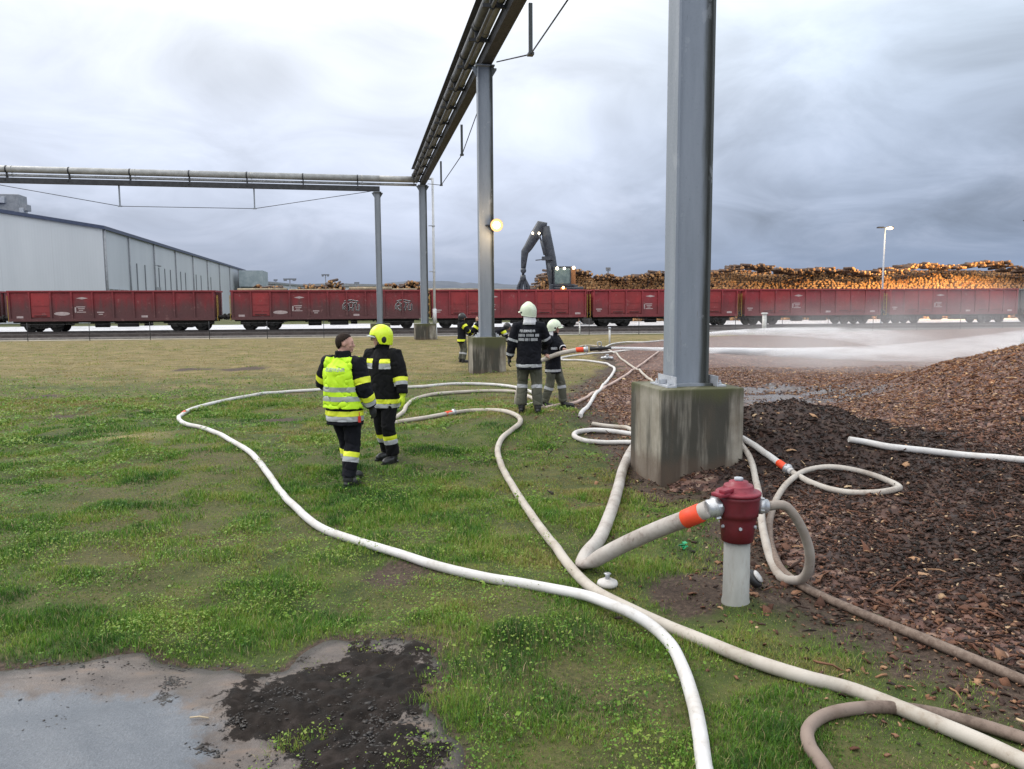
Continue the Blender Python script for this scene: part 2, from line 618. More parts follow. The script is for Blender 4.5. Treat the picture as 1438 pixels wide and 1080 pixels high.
# muddy asphalt path in the near left corner
nr, na = 330, 620
X, Y = fan(-1.35, 0.30, na, 5.2, 9.7, nr)
x, y = X.ravel(), Y.ravel()
psd = path_sd(x, y)
sel = psd > -.10
f = grid_faces(nr, na); f = f[sel[f].all(1)]
mudn = fbm(x * 2.6, y * 2.6, 31, 4)
ridge = fbm(x * 9, y * 9, 33, 3)
asph = [gpt(*q) for q in [(-700, 968), (-100, 972), (60, 968), (180, 962), (235, 972), (262, 1000), (292, 1018), (290, 1060), (300, 1120), (290, 1300), (-700, 1300)]]
asd = poly_sd(x, y, asph) + (fbm(x * 4, y * 4, 41) - .5) * .12
mudk = np.clip(poly_sd(x, y, [gpt(*q) for q in [(330, 960), (420, 930), (470, 890), (620, 900), (640, 1000), (680, 1120), (420, 1130), (300, 1110), (325, 1040), (270, 1015)]]) / .25 + .25 + (mudn - .5) * 3.8, 0, 1)
z = soil_h(x, y) + .012 + mudk * ((ridge - .45) * .05 + (fbm(x * 24, y * 24, 35, 3) - .5) * .055) * np.clip(-asd / .1, 0, 1) + (fbm(x * 14, y * 14, 36, 3) - .5) * .006 + np.clip(psd / .12, -1, 0) * .05
me = np_mesh('path', np.stack([x, y, z], 1), f)
fattr(me, 'asphalt', np.clip(asd / .38 + .5, 0, 1)); fattr(me, 'mud', mudk); fattr(me, 'rim', np.clip(1 - psd / .18, 0, 1))


def f_path(t, p):
    co = t.pos()
    fine = t.noise(co, 90, 5, .7); mid = t.noise(co, 5, 6, .65); speck = t.noise(co, 240, 2, .5)
    asp = t.ramp(fine, [(.3, (.060, .070, .086)), (.6, (.115, .13, .152)), (.8, (.20, .215, .24))])
    sand = t.ramp(t.noise(t.vmul(co, (1, 3, 1)), 2.4, 6, .65), [(.3, (.050, .038, .034)), (.52, (.095, .075, .064)), (.72, (.155, .105, .074))])
    sand = t.mix(t.math('MULTIPLY', t.rng(fine, .5, .8), .4), sand, (.05, .04, .035))
    c = t.mix(t.rng(t.math('ADD', t.attr('asphalt'), t.math('MULTIPLY', t.math('SUBTRACT', t.noise(co, 7, 6, .7), .5), 1.6)), .25, .75), sand, asp)
    mudc = t.ramp(mid, [(.35, (.009, .0075, .007)), (.55, (.018, .014, .012)), (.75, (.048, .039, .036))])
    mf = t.rng(t.math('ADD', t.attr('mud'), t.math('MULTIPLY', t.math('SUBTRACT', t.noise(co, 13, 6, .75), .5), 2.4)), .50, .66)
    c = t.mix(mf, c, mudc)
    c = t.mix(t.math('MULTIPLY', t.rng(t.math('ADD', t.attr('rim'), t.math('SUBTRACT', mid, .5)), .5, .9), .85), c, (.018, .014, .011))
    c = t.mix(t.math('MULTIPLY', t.rng(speck, .66, .74), .5), c, (.02, .017, .015))
    t.set(p.inputs['Specular IOR Level'], t.math('SUBTRACT', .5, t.math('MULTIPLY', mf, .38)))
    t.set(p.inputs['Base Color'], c)
    t.set(p.inputs['Roughness'], t.math('ADD', t.rng(mid, .35, .7, .28, .55), t.math('MULTIPLY', mf, .35)))
    t.set(p.inputs['Normal'], t.bump(t.math('ADD', fine, t.math('MULTIPLY', mid, 1.5)), .5, .012))


tag(link('path', me, mat('path', f_path), smooth=True), kind='structure')

# bark heap
nr, na = 460, 430
X, Y = fan(-.30, 1.75, na, 5.0, 85, nr, apex=(0, -1.5))
x, y = X.ravel(), Y.ravel()
sd = chip_sd(x, y)
f = grid_faces(nr, na); f = f[(sd > -.25)[f].all(1) & (x < 69)[f].all(1)]
z = heap_h(x, y)
me = np_mesh('bark_ground', np.stack([x, y, z], 1), f)
black = np.clip(np.exp(-(((x - 3.9) / 2.0) ** 2 + ((y - 9.6) / 1.7) ** 2)) * 1.3 + np.exp(-(((x - 6.0) / 2.5) ** 2 + ((y - 6.3) / 2.0) ** 2)) * .9
                + np.exp(-(((x - 3.2) / 1.2) ** 2 + ((y - 6.0) / 1.2) ** 2)) * .6, 0, 1)
pud = np.clip(np.exp(-(((x - 6.3) / 2.0) ** 2 + ((y - 17.2) / 2.6) ** 2)) * 1.2 + np.exp(-(((x - 4.4) / 1.8) ** 2 + ((y - 16.8) / 1.4) ** 2)) * .7, 0, 1)
fattr(me, 'black', black); fattr(me, 'wet', pud)


def bark_black(x, y):
    return np.clip(np.exp(-(((x - 3.9) / 2.0) ** 2 + ((y - 9.6) / 1.7) ** 2)) * 1.3 + np.exp(-(((x - 6.0) / 2.5) ** 2 + ((y - 6.3) / 2.0) ** 2)) * .9
                   + np.exp(-(((x - 3.2) / 1.2) ** 2 + ((y - 6.0) / 1.2) ** 2)) * .6, 0, 1)


def f_bark(t, p):
    co = t.pos()
    vo = t.n.new('ShaderNodeTexVoronoi'); vo.inputs['Scale'].default_value = 21; vo.inputs['Randomness'].default_value = 1
    t.set(vo.inputs['Vector'], t.vmul(co, (1, 1, 1.6)))
    cell = t.sep(vo.outputs['Color'])[0]
    vo2 = t.n.new('ShaderNodeTexVoronoi'); vo2.inputs['Scale'].default_value = 7
    t.set(vo2.inputs['Vector'], t.vmul(co, (1, .7, 1)))
    cell2 = t.sep(vo2.outputs['Color'])[0]
    mid = t.noise(co, 1.2, 6, .65)
    c = t.ramp(cell, [(.0, (.020, .012, .011)), (.35, (.070, .036, .031)), (.62, (.135, .070, .056)), (.85, (.21, .125, .095)), (1.0, (.34, .25, .19))])
    c = t.mix(t.math('MULTIPLY', cell2, .45), c, (.125, .066, .050))
    b = t.math('ADD', t.attr('black'), t.math('MULTIPLY', t.math('SUBTRACT', mid, .5), 1.2))
    c = t.mix(t.math('MULTIPLY', t.rng(b, .35, .8), .75), c, (.014, .011, .010))
    wet = t.rng(t.math('ADD', t.attr('wet'), t.math('MULTIPLY', t.math('SUBTRACT', t.noise(co, 1.6, 6, .7), .5), 1.6)), .55, .75)
    c = t.mix(t.math('MULTIPLY', wet, .7), c, (.03, .028, .03))
    t.set(p.inputs['Base Color'], c)
    p.inputs['Specular IOR Level'].default_value = .35
    r = t.math('SUBTRACT', t.rng(cell, 0, 1, .65, .95), t.math('MULTIPLY', wet, .55))
    t.set(p.inputs['Roughness'], r)
    t.set(p.inputs['Normal'], t.bump(t.math('MULTIPLY', cell, t.math('SUBTRACT', 1.0, wet)), .9, .03))


tag(link('bark_ground', me, mat('bark', f_bark), smooth=True), kind='structure')


# loose bark chips lying on the heap: uncountable
def scatter(n, amin, amax, y0, y1, power):
    """random ground points, denser near the place people stand"""
    u = rng.random(n)
    k = 2 - power
    yy = (y0 ** k + u * (y1 ** k - y0 ** k)) ** (1 / k)
    return rng.uniform(amin, amax, n) * yy, yy


cx, cy = scatter(250000, -.1, 1.05, 3.4, 24, 1.0)
sd = chip_sd(cx, cy)
pudc = np.clip(np.exp(-(((cx - 6.3) / 2.0) ** 2 + ((cy - 17.2) / 2.6) ** 2)) * 1.2 + np.exp(-(((cx - 4.4) / 1.8) ** 2 + ((cy - 16.8) / 1.4) ** 2)), 0, 1) * np.clip((fbm(cx * 1.6, cy * 1.6, 23) - .40) * 6, 0, 1)
keep = (sd > -.02) & (rng.random(len(cx)) < np.clip(.35 + sd, 0, 1)) & (rng.random(len(cx)) > pudc * .95)
cx, cy = cx[keep], cy[keep]
# stray chips on the soil strip beside the heap
ex, ey = scatter(60000, -.1, .95, 3.0, 24, 1.2)
e = chip_sd(ex, ey); k2 = (e < 0) & (e > -1.6) & (rng.random(len(ex)) < np.exp(np.clip(e, -9, 0) / .45) * .9)
cx = np.concatenate([cx, ex[k2]]); cy = np.concatenate([cy, ey[k2]])
n = len(cx)
cz = H(cx, cy) + rng.uniform(.0, .018, n)
L = rng.lognormal(-3.68, .55, n); Wd = L * rng.uniform(.3, .75, n)
stk = rng.random(n) < .022; L = np.where(stk, rng.uniform(.09, .24, n), L); Wd = np.where(stk, rng.uniform(.006, .014, n), Wd)
ang = rng.uniform(0, 2 * np.pi, n); tilt = rng.normal(0, .42, n); tilt2 = rng.normal(0, .35, n)
ca, sa = np.cos(ang), np.sin(ang)
ux, uy, uz = ca * np.cos(tilt), sa * np.cos(tilt), np.sin(tilt)
vx, vy, vz = -sa * np.cos(tilt2), ca * np.cos(tilt2), np.sin(tilt2)
c0 = np.stack([cx, cy, cz], 1); U = np.stack([ux, uy, uz], 1) * L[:, None] / 2; V = np.stack([vx, vy, vz], 1) * Wd[:, None] / 2
nrm = np.cross(U, V); nrm /= np.linalg.norm(nrm, axis=1)[:, None] + 1e-9
up_ = nrm * (L * .10)[:, None]
th = nrm * np.minimum(.004 + L * .06, .009)[:, None]
j = lambda: rng.uniform(.6, 1.1, n)[:, None]
top = [c0 - U * j() - V * j(), c0 + up_ - V * j(), c0 + U * j() - V * j(), c0 + U * j() + V * j(), c0 + up_ + V * j(), c0 - U * j() + V * j()]
vs = np.stack(top + [q - th for q in top], 1)
b = np.arange(n)[:, None] * 12
quads = np.concatenate([b + np.array(q)[None] for q in ([0, 1, 4, 5], [1, 2, 3, 4], [7, 6, 11, 10], [8, 7, 10, 9], [0, 6, 7, 1], [1, 7, 8, 2], [2, 8, 9, 3], [3, 9, 10, 4], [4, 10, 11, 5], [5, 11, 6, 0])])
me = np_mesh('bark_chips', vs.reshape(-1, 3), quads)
bb = bark_black(cx, cy)
val = np.clip((cy - 10.8) / 2.5, 0, 1) * .10 + np.clip((cx - 6) / 4, 0, 1) * np.clip((cy - 8) / 3, 0, 1) * .06
tone = np.clip(rng.beta(1.35, 1.9, n) * (1 - .66 * bb) + val + .05 * (fbm(cx, cy, 77) - .5), 0, 1)
pale = rng.random(n) < .030
tone[pale] = rng.uniform(.85, 1, pale.sum())
fattr(me, 'tone', np.repeat(tone, 12)); fattr(me, 'hue', np.repeat(rng.random(n), 12))


def f_chip(t, p):
    c = t.ramp(t.attr('tone'), [(0, (.010, .008, .006)), (.22, (.042, .023, .017)), (.45, (.125, .060, .038)), (.7, (.235, .125, .072)), (.88, (.36, .22, .125)), (1, (.54, .41, .26))])
    ox, oy, oz = t.sep(t.pos())
    c = t.mix(t.math('MULTIPLY', t.rng(ox, 5, 9), t.rng(oy, 8, 12)), c, t.mix(1.0, c, (1.12, .95, .78), 'MULTIPLY'))
    c = t.mix(t.math('MULTIPLY', t.attr('hue'), .4), c, t.mix(1.0, c, (1.0, .86, .84), 'MULTIPLY'))
    c = t.mix(t.math('MULTIPLY', t.rng(t.noise(t.pos(), 60, 4, .7), .4, .7), .35), c, (.03, .02, .017))
    t.set(p.inputs['Base Color'], c)
    t.set(p.inputs['Roughness'], t.rng(t.attr('hue'), 0, 1, .55, .95)); p.inputs['Specular IOR Level'].default_value = .22


tag(link('bark_chips', me, mat('bark_chip', f_chip)), 'loose brown bark chips covering the heap on the right', 'bark chips', kind='stuff')


# ------------------------------------------------------------------ grass
def veg_mask(x, y):
    """how much grows at a place, 0..1"""
    s = chip_sd(x, y); pp = path_sd(x, y)
    mm = np.clip((-s - .05) / .7, 0, 1) * np.clip((-pp - .00) / .10, 0, 1)
    for sx, sy, sr in SPOT_G:
        mm = mm * (1 - np.clip(np.exp(-((x - sx) ** 2 + (y - sy) ** 2) / (2 * sr * sr)) * 1.3, 0, .95))
    near_heap = np.clip(1 - (-s) / 2.2, 0, 1)
    patch = fbm(x * .9, y * .9, 51, 3)
    mm = mm * np.clip(.80 + (patch - .44 - near_heap * .13) * 3.6, .42 - .22 * near_heap, 1)
    tuf = np.clip((fbm(x * 4.2, y * 4.2, 55, 2) - .60 + .10 * (pp < .35)) * 8, 0, 1) * (pp > -.05) * (x > -1.25) * .45
    return np.maximum(mm, tuf)


def blades(n, y0, y1, power, hmin, hmax, wscale, seed):
    bx, by = scatter(n, -1.05, 1.0, y0, y1, power)
    mk = veg_mask(bx, by)
    tuft = fbm(bx * 2.3, by * 2.3, 61, 3)
    k = rng.random(n) < mk * np.clip(.70 + (tuft - .40) * 3, .55, 1)
    bx, by, tuft, mk = bx[k], by[k], tuft[k], mk[k]
    n = len(bx)
    # blades gather in tussocks
    jx = np.floor(bx / .055) * .055; jy = np.floor(by / .055) * .055
    ox = (_hash(np.floor(bx / .055), np.floor(by / .055), 3) - .5) * .04; oy = (_hash(np.floor(bx / .055), np.floor(by / .055), 4) - .5) * .04
    cl = rng.random(n) < .5
    bx = np.where(cl, jx + ox + rng.normal(0, .010, n), bx); by = np.where(cl, jy + oy + rng.normal(0, .010, n), by)
    bz = H(bx, by) - .006
    hh = (hmin + (hmax - hmin) * np.clip((tuft - .38) * 3.2, 0, 1) ** 1.4) * rng.uniform(.5, 1.25, n) * np.clip(.5 + mk, .4, 1)
    ww = wscale * rng.uniform(.7, 1.3, n) * np.clip(by / 6, .75, 4)
    a = rng.uniform(0, 2 * np.pi, n); lean = rng.uniform(.25, 1.25, n); a2 = a + rng.normal(0, .4, n)
    dxy = np.stack([np.cos(a), np.sin(a)], 1); d2 = np.stack([np.cos(a2), np.sin(a2)], 1); sxy = np.stack([-np.sin(a), np.cos(a)], 1)
    P0 = np.stack([bx, by, bz], 1)
    P1 = P0 + np.concatenate([dxy * (hh * .5 * np.sin(lean * .5))[:, None], (hh * .55 * np.cos(lean * .5))[:, None]], 1)
    P2 = P1 + np.concatenate([d2 * (hh * .55 * np.sin(lean))[:, None], (hh * .5 * np.cos(lean))[:, None]], 1)
    S = np.concatenate([sxy * ww[:, None] / 2, np.zeros((n, 1))], 1)
    vs = np.stack([P0 - S, P0 + S, P1 - S * .8, P1 + S * .8, P2], 1).reshape(-1, 3)
    b = np.arange(n)[:, None] * 5
    big = fbm(bx * .55, by * .55, 71, 3) * .55 + fbm(bx * 2.7, by * 2.7, 72, 2) * .45; straw = rng.random(n)
    dryf = np.clip((by - 10.5) / 13, 0, 1)
    near_heap = np.clip(1 - (-chip_sd(bx, by)) / 2.2, 0, 1)
    tone = np.clip(.34 + (big - .5) * 1.5 + rng.normal(0, .14, n) + (tuft - .5) * -.5 + dryf * .36 + near_heap * .12, 0, .8)
    tone = np.where(straw < .05 + .10 * dryf, rng.uniform(.82, 1, n), tone)
    return vs, b, tone


vs, b, tone = blades(1500000, 2.5, 18, 1.05, .020, .075, .0044, 1)
vs2, b2, tone2 = blades(330000, 15, 48, 1.2, .020, .045, .0052, 2)
nb = len(vs)
allv = np.concatenate([vs, vs2]); bb = np.concatenate([b, b2 + nb]); tt = np.concatenate([tone, tone2])
me = np_mesh('grass', allv, [bb + np.array([[0, 1, 3, 2]]), bb + np.array([[2, 3, 4]])])
fattr(me, 'tone', np.repeat(tt, 5)); fattr(me, 'along', np.tile(np.array([0, 0, .5, .5, 1.0]), len(tt)))


def f_grass(t, p):
    c = t.ramp(t.attr('tone'), [(0, (.026, .084, .010)), (.20, (.074, .192, .016)), (.42, (.168, .280, .031)), (.60, (.255, .268, .058)), (.8, (.285, .22, .092)), (1, (.50, .41, .23))])
    t.set(p.inputs['Base Color'], c)
    p.inputs['Roughness'].default_value = .5; p.inputs['Specular IOR Level'].default_value = .3
    tr = t.n.new('ShaderNodeBsdfTranslucent'); t.set(tr.inputs[0], c)
    mx = t.n.new('ShaderNodeMixShader'); mx.inputs[0].default_value = .25
    t.l.new(p.outputs[0], mx.inputs[1]); t.l.new(tr.outputs[0], mx.inputs[2])
    o = [q for q in t.n if q.type == 'OUTPUT_MATERIAL'][0]; t.l.new(mx.outputs[0], o.inputs[0])


M_GRASS = mat('grass', f_grass)
tag(link('grass', me, M_GRASS), 'short green and straw coloured grass of the lawn', 'grass', kind='stuff')

# low broad-leaved weeds (clover, nettle seedlings)
n = 640000
lx, ly = scatter(n, -1.05, .95, 2.5, 26, 1.15)
wf = fbm(lx * .75 + 3, ly * .75, 81, 3)
left = np.clip(.70 - lx / np.maximum(ly, 1) * 1.0, .14, 1.25)
fine = fbm(lx * 3.1, ly * 3.1, 83, 2)
k = rng.random(n) < veg_mask(lx, ly) * np.clip((25 - ly) / 11, 0, 1) * np.where(ly > 13, .8, 1) * np.clip((wf - .34) * 5, .03, 1) * left * np.clip((fine - .30) * 3.6, .04, 1)
lx, ly, fine, wf = lx[k], ly[k], fine[k], wf[k]; n = len(lx)
lz = H(lx, ly) + rng.random(n) ** .7 * np.clip((fine - .3) * .26, .010, .10)
s = rng.lognormal(-4.86, .36, n) * np.clip(ly / 7, .9, 2.2); a = rng.uniform(0, 2 * np.pi, n); ti = rng.normal(0, .45, n); t2 = rng.normal(0, .45, n)
U = np.stack([np.cos(a) * np.cos(ti), np.sin(a) * np.cos(ti), np.sin(ti)], 1) * s[:, None]
V = np.stack([-np.sin(a) * np.cos(t2), np.cos(a) * np.cos(t2), np.sin(t2)], 1) * (s * .72)[:, None]
C = np.stack([lx, ly, lz], 1)
Nn = np.cross(U, V); Nn /= np.linalg.norm(Nn, axis=1)[:, None]
vs = np.stack([C - U, C - V + Nn * s[:, None] * .25, C + U, C + V + Nn * s[:, None] * .25], 1).reshape(-1, 3)
b = np.arange(n)[:, None] * 4
me = np_mesh('weeds', vs, [np.concatenate([b + np.array([[0, 1, 2]]), b + np.array([[0, 2, 3]])])])
fattr(me, 'tone', np.repeat(np.clip(.26 + (wf - .5) * .8 + (lz - soil_h(lx, ly) - .035) * 2.6 + rng.normal(0, .12, n), 0, .50), 4))
tag(link('weeds', me, M_GRASS), 'low broad leaved green weeds spreading through the lawn', 'weeds', kind='stuff')

# mud clods pressed out on the path
ico = bmesh.new(); bmesh.ops.create_icosphere(ico, subdivisions=1, radius=1)
iv = np.array([v.co[:] for v in ico.verts]); jf = np.array([[v.index for v in f_.verts] for f_ in ico.faces]); ico.free()
spots = []
for (px, py, cnt, sx, sy) in [(243, 953, 46, 16, 7), (233, 977, 40, 12, 8), (330, 1013, 55, 18, 10), (290, 1045, 26, 16, 6), (420, 985, 90, 60, 30), (540, 900, 90, 45, 14),
                              (470, 960, 70, 40, 30), (560, 1010, 90, 50, 30), (600, 1050, 60, 40, 30), (120, 950, 14, 90, 14), (60, 1000, 6, 60, 30), (400, 1060, 40, 60, 20), (520, 1050, 80, 60, 25), (300, 930, 40, 80, 6), (80, 930, 40, 90, 5)]:
    for _ in range(cnt * 4): spots.append((rng.normal(px, sx * .6), rng.normal(py, sy * .6)))
V_, F_ = [], []
for i, (px, py) in enumerate(spots):
    g = gpt(px, min(py, 1200)); s = rng.lognormal(-5.65, .45)
    vv = iv * (1 + rng.normal(0, .22, iv.shape)) * np.array([s * rng.uniform(.8, 2.4), s * rng.uniform(.8, 1.8), s * .36])
    an = rng.uniform(0, 6.3); c_, s_ = math.cos(an), math.sin(an)
    vv = vv @ np.array([[c_, -s_, 0], [s_, c_, 0], [0, 0, 1]])
    V_.append(vv + np.array([g[0], g[1], Hf(*g) + s * .12])); F_.append(jf + i * len(iv))
me = np_mesh('mud_clods', np.concatenate(V_), np.concatenate(F_))
tag(link('mud_clods', me, mat('mud_clod', worn((.012, .010, .009), (.030, .023, .019), 30, (.3, .6), .4))), 'dark wet mud clods and boot prints on the path', 'mud', kind='stuff')
# ------------------------------------------------------------------ pipe bridge and its columns
GA = math.atan2(0.193, 0.98)                       # plan angle of the works grid
U_ = Vector((math.cos(GA), math.sin(GA), 0))       # across the long bridge
V_ = Vector((-math.sin(GA), math.cos(GA), 0))      # along it, away from the road
GM = Matrix((U_, V_, Vector((0, 0, 1)))).transposed()


def f_conc(t, p):
    co = t.coord('Object'); ox, oy, oz = t.sep(co)
    n = t.noise(co, 3.0, 6, .65); fine = t.noise(co, 40, 5, .7)
    ang_ = t.math('SUBTRACT', ox, t.math('MULTIPLY', oy, .8)); streak = t.noise(t.comb(t.math('MULTIPLY', ang_, 2.6), t.math('MULTIPLY', ox, .5), t.math('MULTIPLY', oz, .28)), 1.0, 5, .62)
    c = t.ramp(n, [(.3, (.19, .165, .128)), (.6, (.30, .275, .23)), (.8, (.40, .375, .33))])
    c = t.mix(t.math('MULTIPLY', t.rng(streak, .42, .56), .93), c, (.036, .034, .026))
    brown = t.noise(t.vmul(co, (3, 3, .6)), 1.0, 4, .6)
    c = t.mix(t.math('MULTIPLY', t.rng(brown, .5, .75), .5), c, (.15, .105, .065))
    mt = t.rng(t.math('ADD', oz, t.math('MULTIPLY', t.math('SUBTRACT', streak, .5), .5)), .80, 1.0)
    c = t.mix(t.math('MULTIPLY', mt, .85), c, (.075, .078, .030))
    mb_ = t.rng(t.math('ADD', oz, t.math('MULTIPLY', t.math('SUBTRACT', n, .5), .4)), .22, 0.0)
    c = t.mix(t.math('MULTIPLY', mb_, .55), c, (.10, .065, .045))
    c = t.mix(t.math('MULTIPLY', t.rng(fine, .55, .75), .25), c, (.08, .075, .065))
    t.set(p.inputs['Base Color'], c); t.set(p.inputs['Roughness'], .85)
    t.set(p.inputs['Normal'], t.bump(t.math('ADD', fine, n), .35, .01))


M_CONC = mat('concrete', f_conc)


def f_paint(t, p):
    co = t.coord('Object')
    n = t.noise(t.vmul(co, (4, 4, .5)), 1.1, 5, .6); fine = t.noise(co, 30, 5, .7)
    c = t.ramp(n, [(.3, (.20, .225, .26)), (.7, (.27, .295, .335))])
    c = t.mix(t.math('MULTIPLY', t.rng(fine, .58, .75), .35), c, (.16, .155, .14))
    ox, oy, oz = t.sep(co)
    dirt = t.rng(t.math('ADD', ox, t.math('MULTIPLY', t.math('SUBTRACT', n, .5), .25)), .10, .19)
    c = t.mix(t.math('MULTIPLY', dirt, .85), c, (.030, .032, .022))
    blot = t.noise(t.vmul(co, (3, 3, 1.6)), 1.0, 6, .7)
    c = t.mix(t.math('MULTIPLY', t.rng(blot, .60, .64), .35), c, (.36, .38, .41))
    rust = t.noise(t.vmul(co, (16, 16, 1.1)), 1.0, 6, .75)
    c = t.mix(t.math('MULTIPLY', t.rng(rust, .64, .72), .55), c, (.11, .075, .05))
    scr = t.noise(t.vmul(co, (60, 60, 7)), 1.0, 3, .6)
    c = t.mix(t.math('MULTIPLY', t.rng(scr, .68, .74), .5), c, (.10, .10, .10))
    t.set(p.inputs['Base Color'], c); t.set(p.inputs['Roughness'], t.rng(fine, .3, .7, .45, .7))
    t.set(p.inputs['Normal'], t.bump(fine, .1, .006))


M_PAINT = mat('grey_paint', f_paint)
M_STEEL = mat('galvanised_steel', worn((.34, .36, .40), (.46, .48, .52), 8, (.35, .6), .08, (.22, .21, .20), 25, .4))
M_DARKST = mat('dark_steel', worn((.022, .023, .027), (.040, .042, .048), 5, (.5, .75), .1, (.035, .028, .022), 20, .4))
M_PIPE = mat('pipe_cladding', worn((.30, .30, .29), (.42, .42, .41), 2.5, (.35, .55), .08, (.24, .22, .19), 12, .4))
M_PIPEM = mat('mid_pipe', worn((.19, .19, .18), (.27, .27, .26), 2.5, (.35, .55), .08, (.13, .12, .11), 12, .4))
M_PIPED = mat('dark_pipe', worn((.07, .07, .07), (.11, .11, .105), 2.5, (.4, .6), .08, (.10, .09, .08), 12, .4))


def column(c, top, label, base=1.05, base_h=1.12, bw=.46, bd=.33, detail=True):
    root = empty('steel_column', (c[0], c[1], Hf(*c) - .02), GA)
    tag(root, label, 'column', 'columns carrying the pipe bridges')
    m_ = MB(); hb = base / 2
    # cast block with slightly worn arrises, sunk in the soil
    m_.box((0, 0, base_h / 2 - .15), (base, base, base_h + .3), bevel=.018)
    m_.build('concrete_base', M_CONC, root)
    z0 = base_h
    s = MB(); tf = .03
    s.box((-bw / 2 + tf / 2, 0, (z0 + .03 + top) / 2), (tf, bd, top - z0 - .03))
    s.box((bw / 2 - tf / 2, 0, (z0 + .03 + top) / 2), (tf, bd, top - z0 - .03))
    s.box((0, -bd / 2 + .07, (z0 + .03 + top) / 2), (bw - 2 * tf, .02, top - z0 - .03))
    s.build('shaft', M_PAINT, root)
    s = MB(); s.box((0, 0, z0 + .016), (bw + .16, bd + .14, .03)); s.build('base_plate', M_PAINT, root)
    s = MB(); s.box((0, 0, top + .02), (bw + .12, bd + .12, .04))
    for sx in (-1, 1): s.prism([(sx * bw / 2, top - .3), (sx * bw / 2, top - .002), (sx * (bw / 2 + .15), top - .002), (sx * (bw / 2 + .15), top - .06)], -.012, .012)
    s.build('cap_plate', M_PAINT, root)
    if detail:
        for sx in (-1, 1):
            s = MB(); x0 = sx * (bw / 2 + .09)
            s.box((x0, -.06, z0 + .012), (.12, .56, .02)); s.box((x0 - sx * .052, -.06, z0 + .075), (.016, .56, .105)); s.box((x0 + sx*.01, -.06 , z0 + .05), (.1, .016, .06))
            s.build('foot_angle', M_STEEL, root)
            for yy in (-.26, .12):
                s = MB(); s.cyl((x0 + sx * .015, yy, z0 + .02), (x0 + sx * .015, yy, z0 + .045), .02, n=6); s.cyl((x0 + sx * .015, yy, z0 + .02), (x0 + sx * .015, yy, z0 + .075), .010, n=8)
                s.build('anchor_bolt', M_STEEL, root)
    return root


C1 = (2.17, 9.66); C2 = (-.80, 24.7); C3 = (-5.42, 48.6)
C4 = (C3[0] - 2.75 * U_.x, C3[1] - 2.75 * U_.y)
BZ = 9.47
column(C1, BZ - .05, 'tall grey steel column standing on the nearest mossy concrete block', base_h=.97)
BZ2 = 9.02
k2 = column(C2, BZ - .05, 'grey steel column with a lit lamp on its right side', base=1.05, base_h=1.17)
column(C3, BZ - .05, 'grey column where both pipe bridges meet, beside a thin white pipe', base=1.3, base_h=1.0, detail=False)
column(C4, BZ2 - .05, 'slimmer grey column under the end of the left bridge beam', base=1.2, base_h=1.05, bw=.36, bd=.28, detail=False)


def bridge(origin, direction, spans, lateral, label, s0, s1, posts, beam_w=.46, beam_h=.36, pipes=(), clamp_step=3.0, post_len=1.15, tie_pts=(), bz=BZ):
    """beam with pipes on saddles; direction along the bridge, lateral = right hand of it"""
    root = empty('pipe_bridge', (origin[0], origin[1], bz))
    root.rotation_euler = (0, 0, math.atan2(direction.y, direction.x) - math.pi / 2)
    tag(root, label, 'pipe bridge')
    m_ = MB()
    bx = lateral
    for sx in (-1, 1): m_.box((bx + sx * (beam_w / 2 - .03), (s0 + s1[0]) / 2, beam_h / 2), (.06, s1[0] - s0, beam_h))
    m_.box((bx, (s0 + s1[0]) / 2, .02), (beam_w - .12, s1[0] - s0, .03)); lo_ = min(q[0] for q in pipes)
    if lo_ < -.1: m_.box(((lo_ + bx - beam_w / 2) / 2, (s0 + s1[0]) / 2, beam_h + .62), (bx - beam_w / 2 - lo_ + .3, s1[0] - s0, .02))
    k = s0 + .7
    while k < s1[0]:
        m_.box((bx, k, beam_h / 2 + .0), (beam_w - .12, .05, beam_h - .06)); k += 1.5
    m_.build('beam', M_DARKST, root)
    for (px_, pz_, r_, mt_) in pipes:
        m_ = MB(); m_.cyl((px_, s0, pz_), (px_, s1[1], pz_), r_, n=24)
        p_ = m_.build('pipe', mt_, root)
        k = s0 + 1.0
        while k < s1[1]:
            m_ = MB(); m_.cyl((px_, k, pz_), (px_, k + .07, pz_), r_ + .012, n=24, caps=True); m_.build('pipe_joint', mt_, p_); k += clamp_step * 2
    k = s0 + 1.3
    lo = min(q[0] - q[2] for q in pipes)
    while k < s1[0]:
        m_ = MB()
        m_.box(((lo + bx) / 2 - .05, k, beam_h * .55 + .02), (bx - lo + .12, .07, .09))
        for (px_, pz_, r_, mt_) in pipes:
            m_.box((px_, k, (pz_ - r_ + beam_h * .55) / 2), (.10, .06, max(.03, abs(pz_ - r_ - beam_h * .55))))
            m_.lathe([(r_ + .001, -.035), (r_ + .022, -.035), (r_ + .022, .035), (r_ + .001, .035)], (px_, k, pz_), 20, axis=(0, 1, 0))
        m_.build('saddle', M_DARKST, root)
        k += clamp_step
    for (a, b, tx) in tie_pts:
        t1, t2 = a + (b - a) * .33, a + (b - a) * .67
        for tt in (t1, t2):
            m_ = MB(); m_.box((tx, tt, -post_len / 2), (.09, .07, post_len)); m_.box((tx, tt, -post_len), (.14, .2, .06)); m_.build('king_post', M_PAINT, root)
        m_ = MB(); r = .018
        for q0, q1 in (((tx, a + .3, .02), (tx, t1, -post_len)), ((tx, t1, -post_len), (tx, t2, -post_len)), ((tx, t2, -post_len), (tx, b - .3, .02))): m_.cyl(q0, q1, r, n=8)
        m_.build('tie_rod', M_DARKST, root)
    return root


